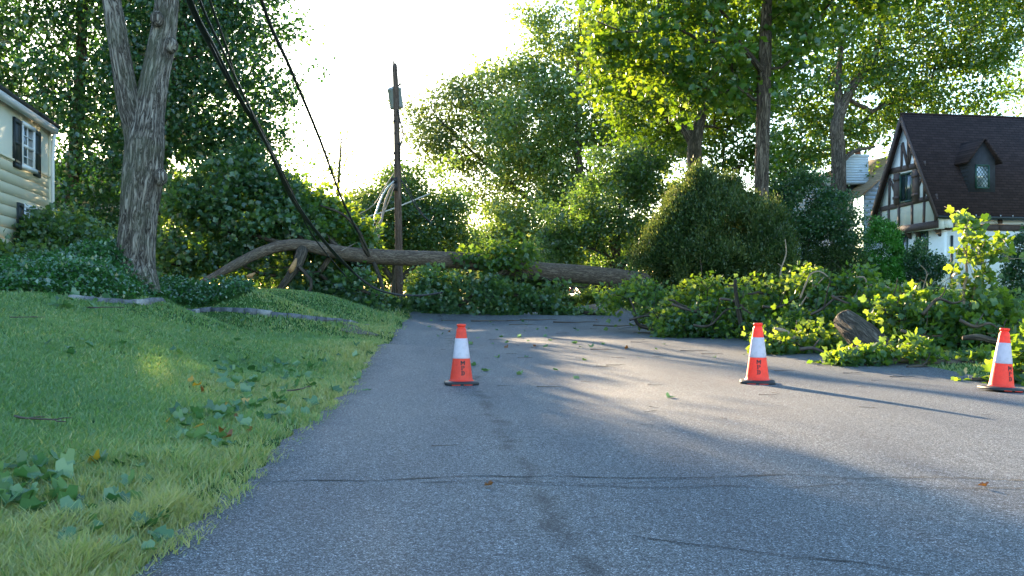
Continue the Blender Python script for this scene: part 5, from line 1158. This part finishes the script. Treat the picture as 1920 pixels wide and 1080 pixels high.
many(12, (330, 700, 500, 840), .07, 'small brown dead leaf among the green ones on the verge', 'brown leaves on the verge', DM)
many(16, (20, 560, 520, 700), .10, 'curled fallen leaf lying alone on the open lawn', 'single leaves on the open lawn', LM)
many(12, (560, 640, 690, 790), .10, 'pale curled leaf on the verge near the first cone', 'leaves on the verge near the first cone', LM)
many(16, (80, 555, 330, 585), .14, 'leafy scrap caught on the stone edging below the forked tree', 'leaf scraps on the stone edging', LM)
for px, py, s_, lab in ((178, 885, .09, 'yellow leaf standing in the grass at lower left'), (182, 1066, .07, 'yellow orange leaf at the bottom edge in the verge'), (374, 817, .08, 'reddish brown leaf in the verge'), (318, 805, .07, 'orange leaf in the long grass')):
    drop(px, py, s_, DM[1], lab, None, lift=.05)
for px, py, lab in ((915, 925, 'small brown leaf flat on the near road'), (1842, 926, 'small brown curl on the near road at the right')): drop(px, py, .05, DM[0], lab, None, True, .1)
many(46, (800, 600, 1240, 660), .09, 'small leaf scrap on the far sunlit part of the road', 'leaf scraps on the far road', LM + DM[:1], on_road=True, tilt=.3)
many(14, (900, 640, 1700, 720), .07, 'small dark leaf on the asphalt between the cones', 'leaf scraps between the cones', LM, on_road=True, tilt=.3)
for px, py, s_, lab in ((912, 701, .11, 'green leaf lying on the asphalt right of the first cone'), (889, 690, .10, 'green leaf just behind the first cone'), (1255, 752, .10, 'dark green leaf with stalk alone on the road between two cones')): drop(px, py, s_, LM[2], lab, None, True, .25)

def twig_mesh(seed, forks=2):
    r = np.random.default_rng(seed); G = Geo()
    P = np.cumsum(np.r_[[[0, 0, 0]], np.c_[np.full(6, .16), r.normal(size=6) * .05, r.normal(size=6) * .004]], 0); P[:, 0] -= .48; P[:, 2] += .02
    G.tube(P, np.linspace(.016, .006, 7), 5)
    for k_ in range(forks):
        i = r.integers(2, 5); q = P[i] + np.array([.14, r.choice([-1, 1]) * .12, .015]); G.tube([P[i], (P[i] + q) / 2 + (0, .02, .01), q], [.008, .006, .004], 5)
    o = G.build('twig', M['twig']); me = o.data; bpy.data.objects.remove(o); return me
TM = [twig_mesh(s_, f) for s_, f in ((1, 2), (2, 1), (3, 0), (4, 3), (5, 1))]
def put_twig(px, py, L, label, group, ang=None, lift=.03, me=None):
    g_ = ground_hit(px, py); o = bpy.data.objects.new('twig', me or random.choice(TM)); link(o); o.location = (float(g_[0]), float(g_[1]), float(g_[2]) + lift)
    o.rotation_euler = (0, 0, random.uniform(0, 6.28) if ang is None else ang); o.scale = (L, L, L); tag(o, label, 'twig', group)
TG = 'twigs scattered on the road'
for px, py, L, a_ in ((835, 847, .2, .2), (930, 640, .3, 0), (1040, 640, .5, .9), (1055, 628, .35, .3), (1130, 660, .5, -.5), (1155, 690, .3, .1), (1030, 732, .3, .1), (1100, 722, .15, 0), (985, 676, .25, 0), (1140, 692, .35, .1),
                      (1300, 662, .5, .1), (1335, 668, .4, 0), (1200, 645, .4, 0), (960, 668, .2, 0), (1240, 668, .3, .2), (1090, 676, .2, 0), (880, 663, .2, 0), (1470, 700, .3, 0), (1550, 690, .3, 0), (1690, 712, .35, .1), (1600, 705, .3, 0),
                      (1215, 806, .12, 0), (1440, 748, .2, 0), (1230, 728, .2, 0), (945, 730, .15, 0)):
    put_twig(px, py, L, 'small dark bare twig lying on the open asphalt', TG, a_, .036)
for _ in range(34): put_twig(random.uniform(800, 1260), random.uniform(604, 680), random.uniform(.12, .34), 'tiny dark twig fleck on the sunlit far part of the road', 'twig flecks on the far road', None, .036)
for _ in range(14): put_twig(random.uniform(1000, 1880), random.uniform(690, 800), random.uniform(.08, .2), 'tiny dark twig fleck on the road around the right cones', 'twig flecks by the right cones', None, .036)
for px, py, L, a_ in ((930, 606, 1.6, .15), (1010, 603, 1.2, -.1), (1080, 608, 1.4, .05), (1160, 615, 1.5, -.2), (1230, 628, 1.2, -.2), (850, 604, .8, 0), (980, 612, .8, 0)):
    put_twig(px, py, L, 'long dark broken twig where the road meets the leafy heap', 'long twigs at the road end', a_, .04)
for px, py, L, a_, lab in ((190, 588, .9, -.35, 'thick short dark stick on the lawn below the forked tree'), (75, 812, .55, -.55, 'thin bare forked twig on the lawn at the left edge'), (550, 745, .6, 1.2, 'thin upright twig beside the leaf drift'), (50, 608, .45, -.2, 'small bent twig on the lawn at far left'), (620, 608, .5, 0., 'small twig beside the end of the stone edging')):
    put_twig(px, py, L, lab, 'sticks lying on the lawn', a_, .07)
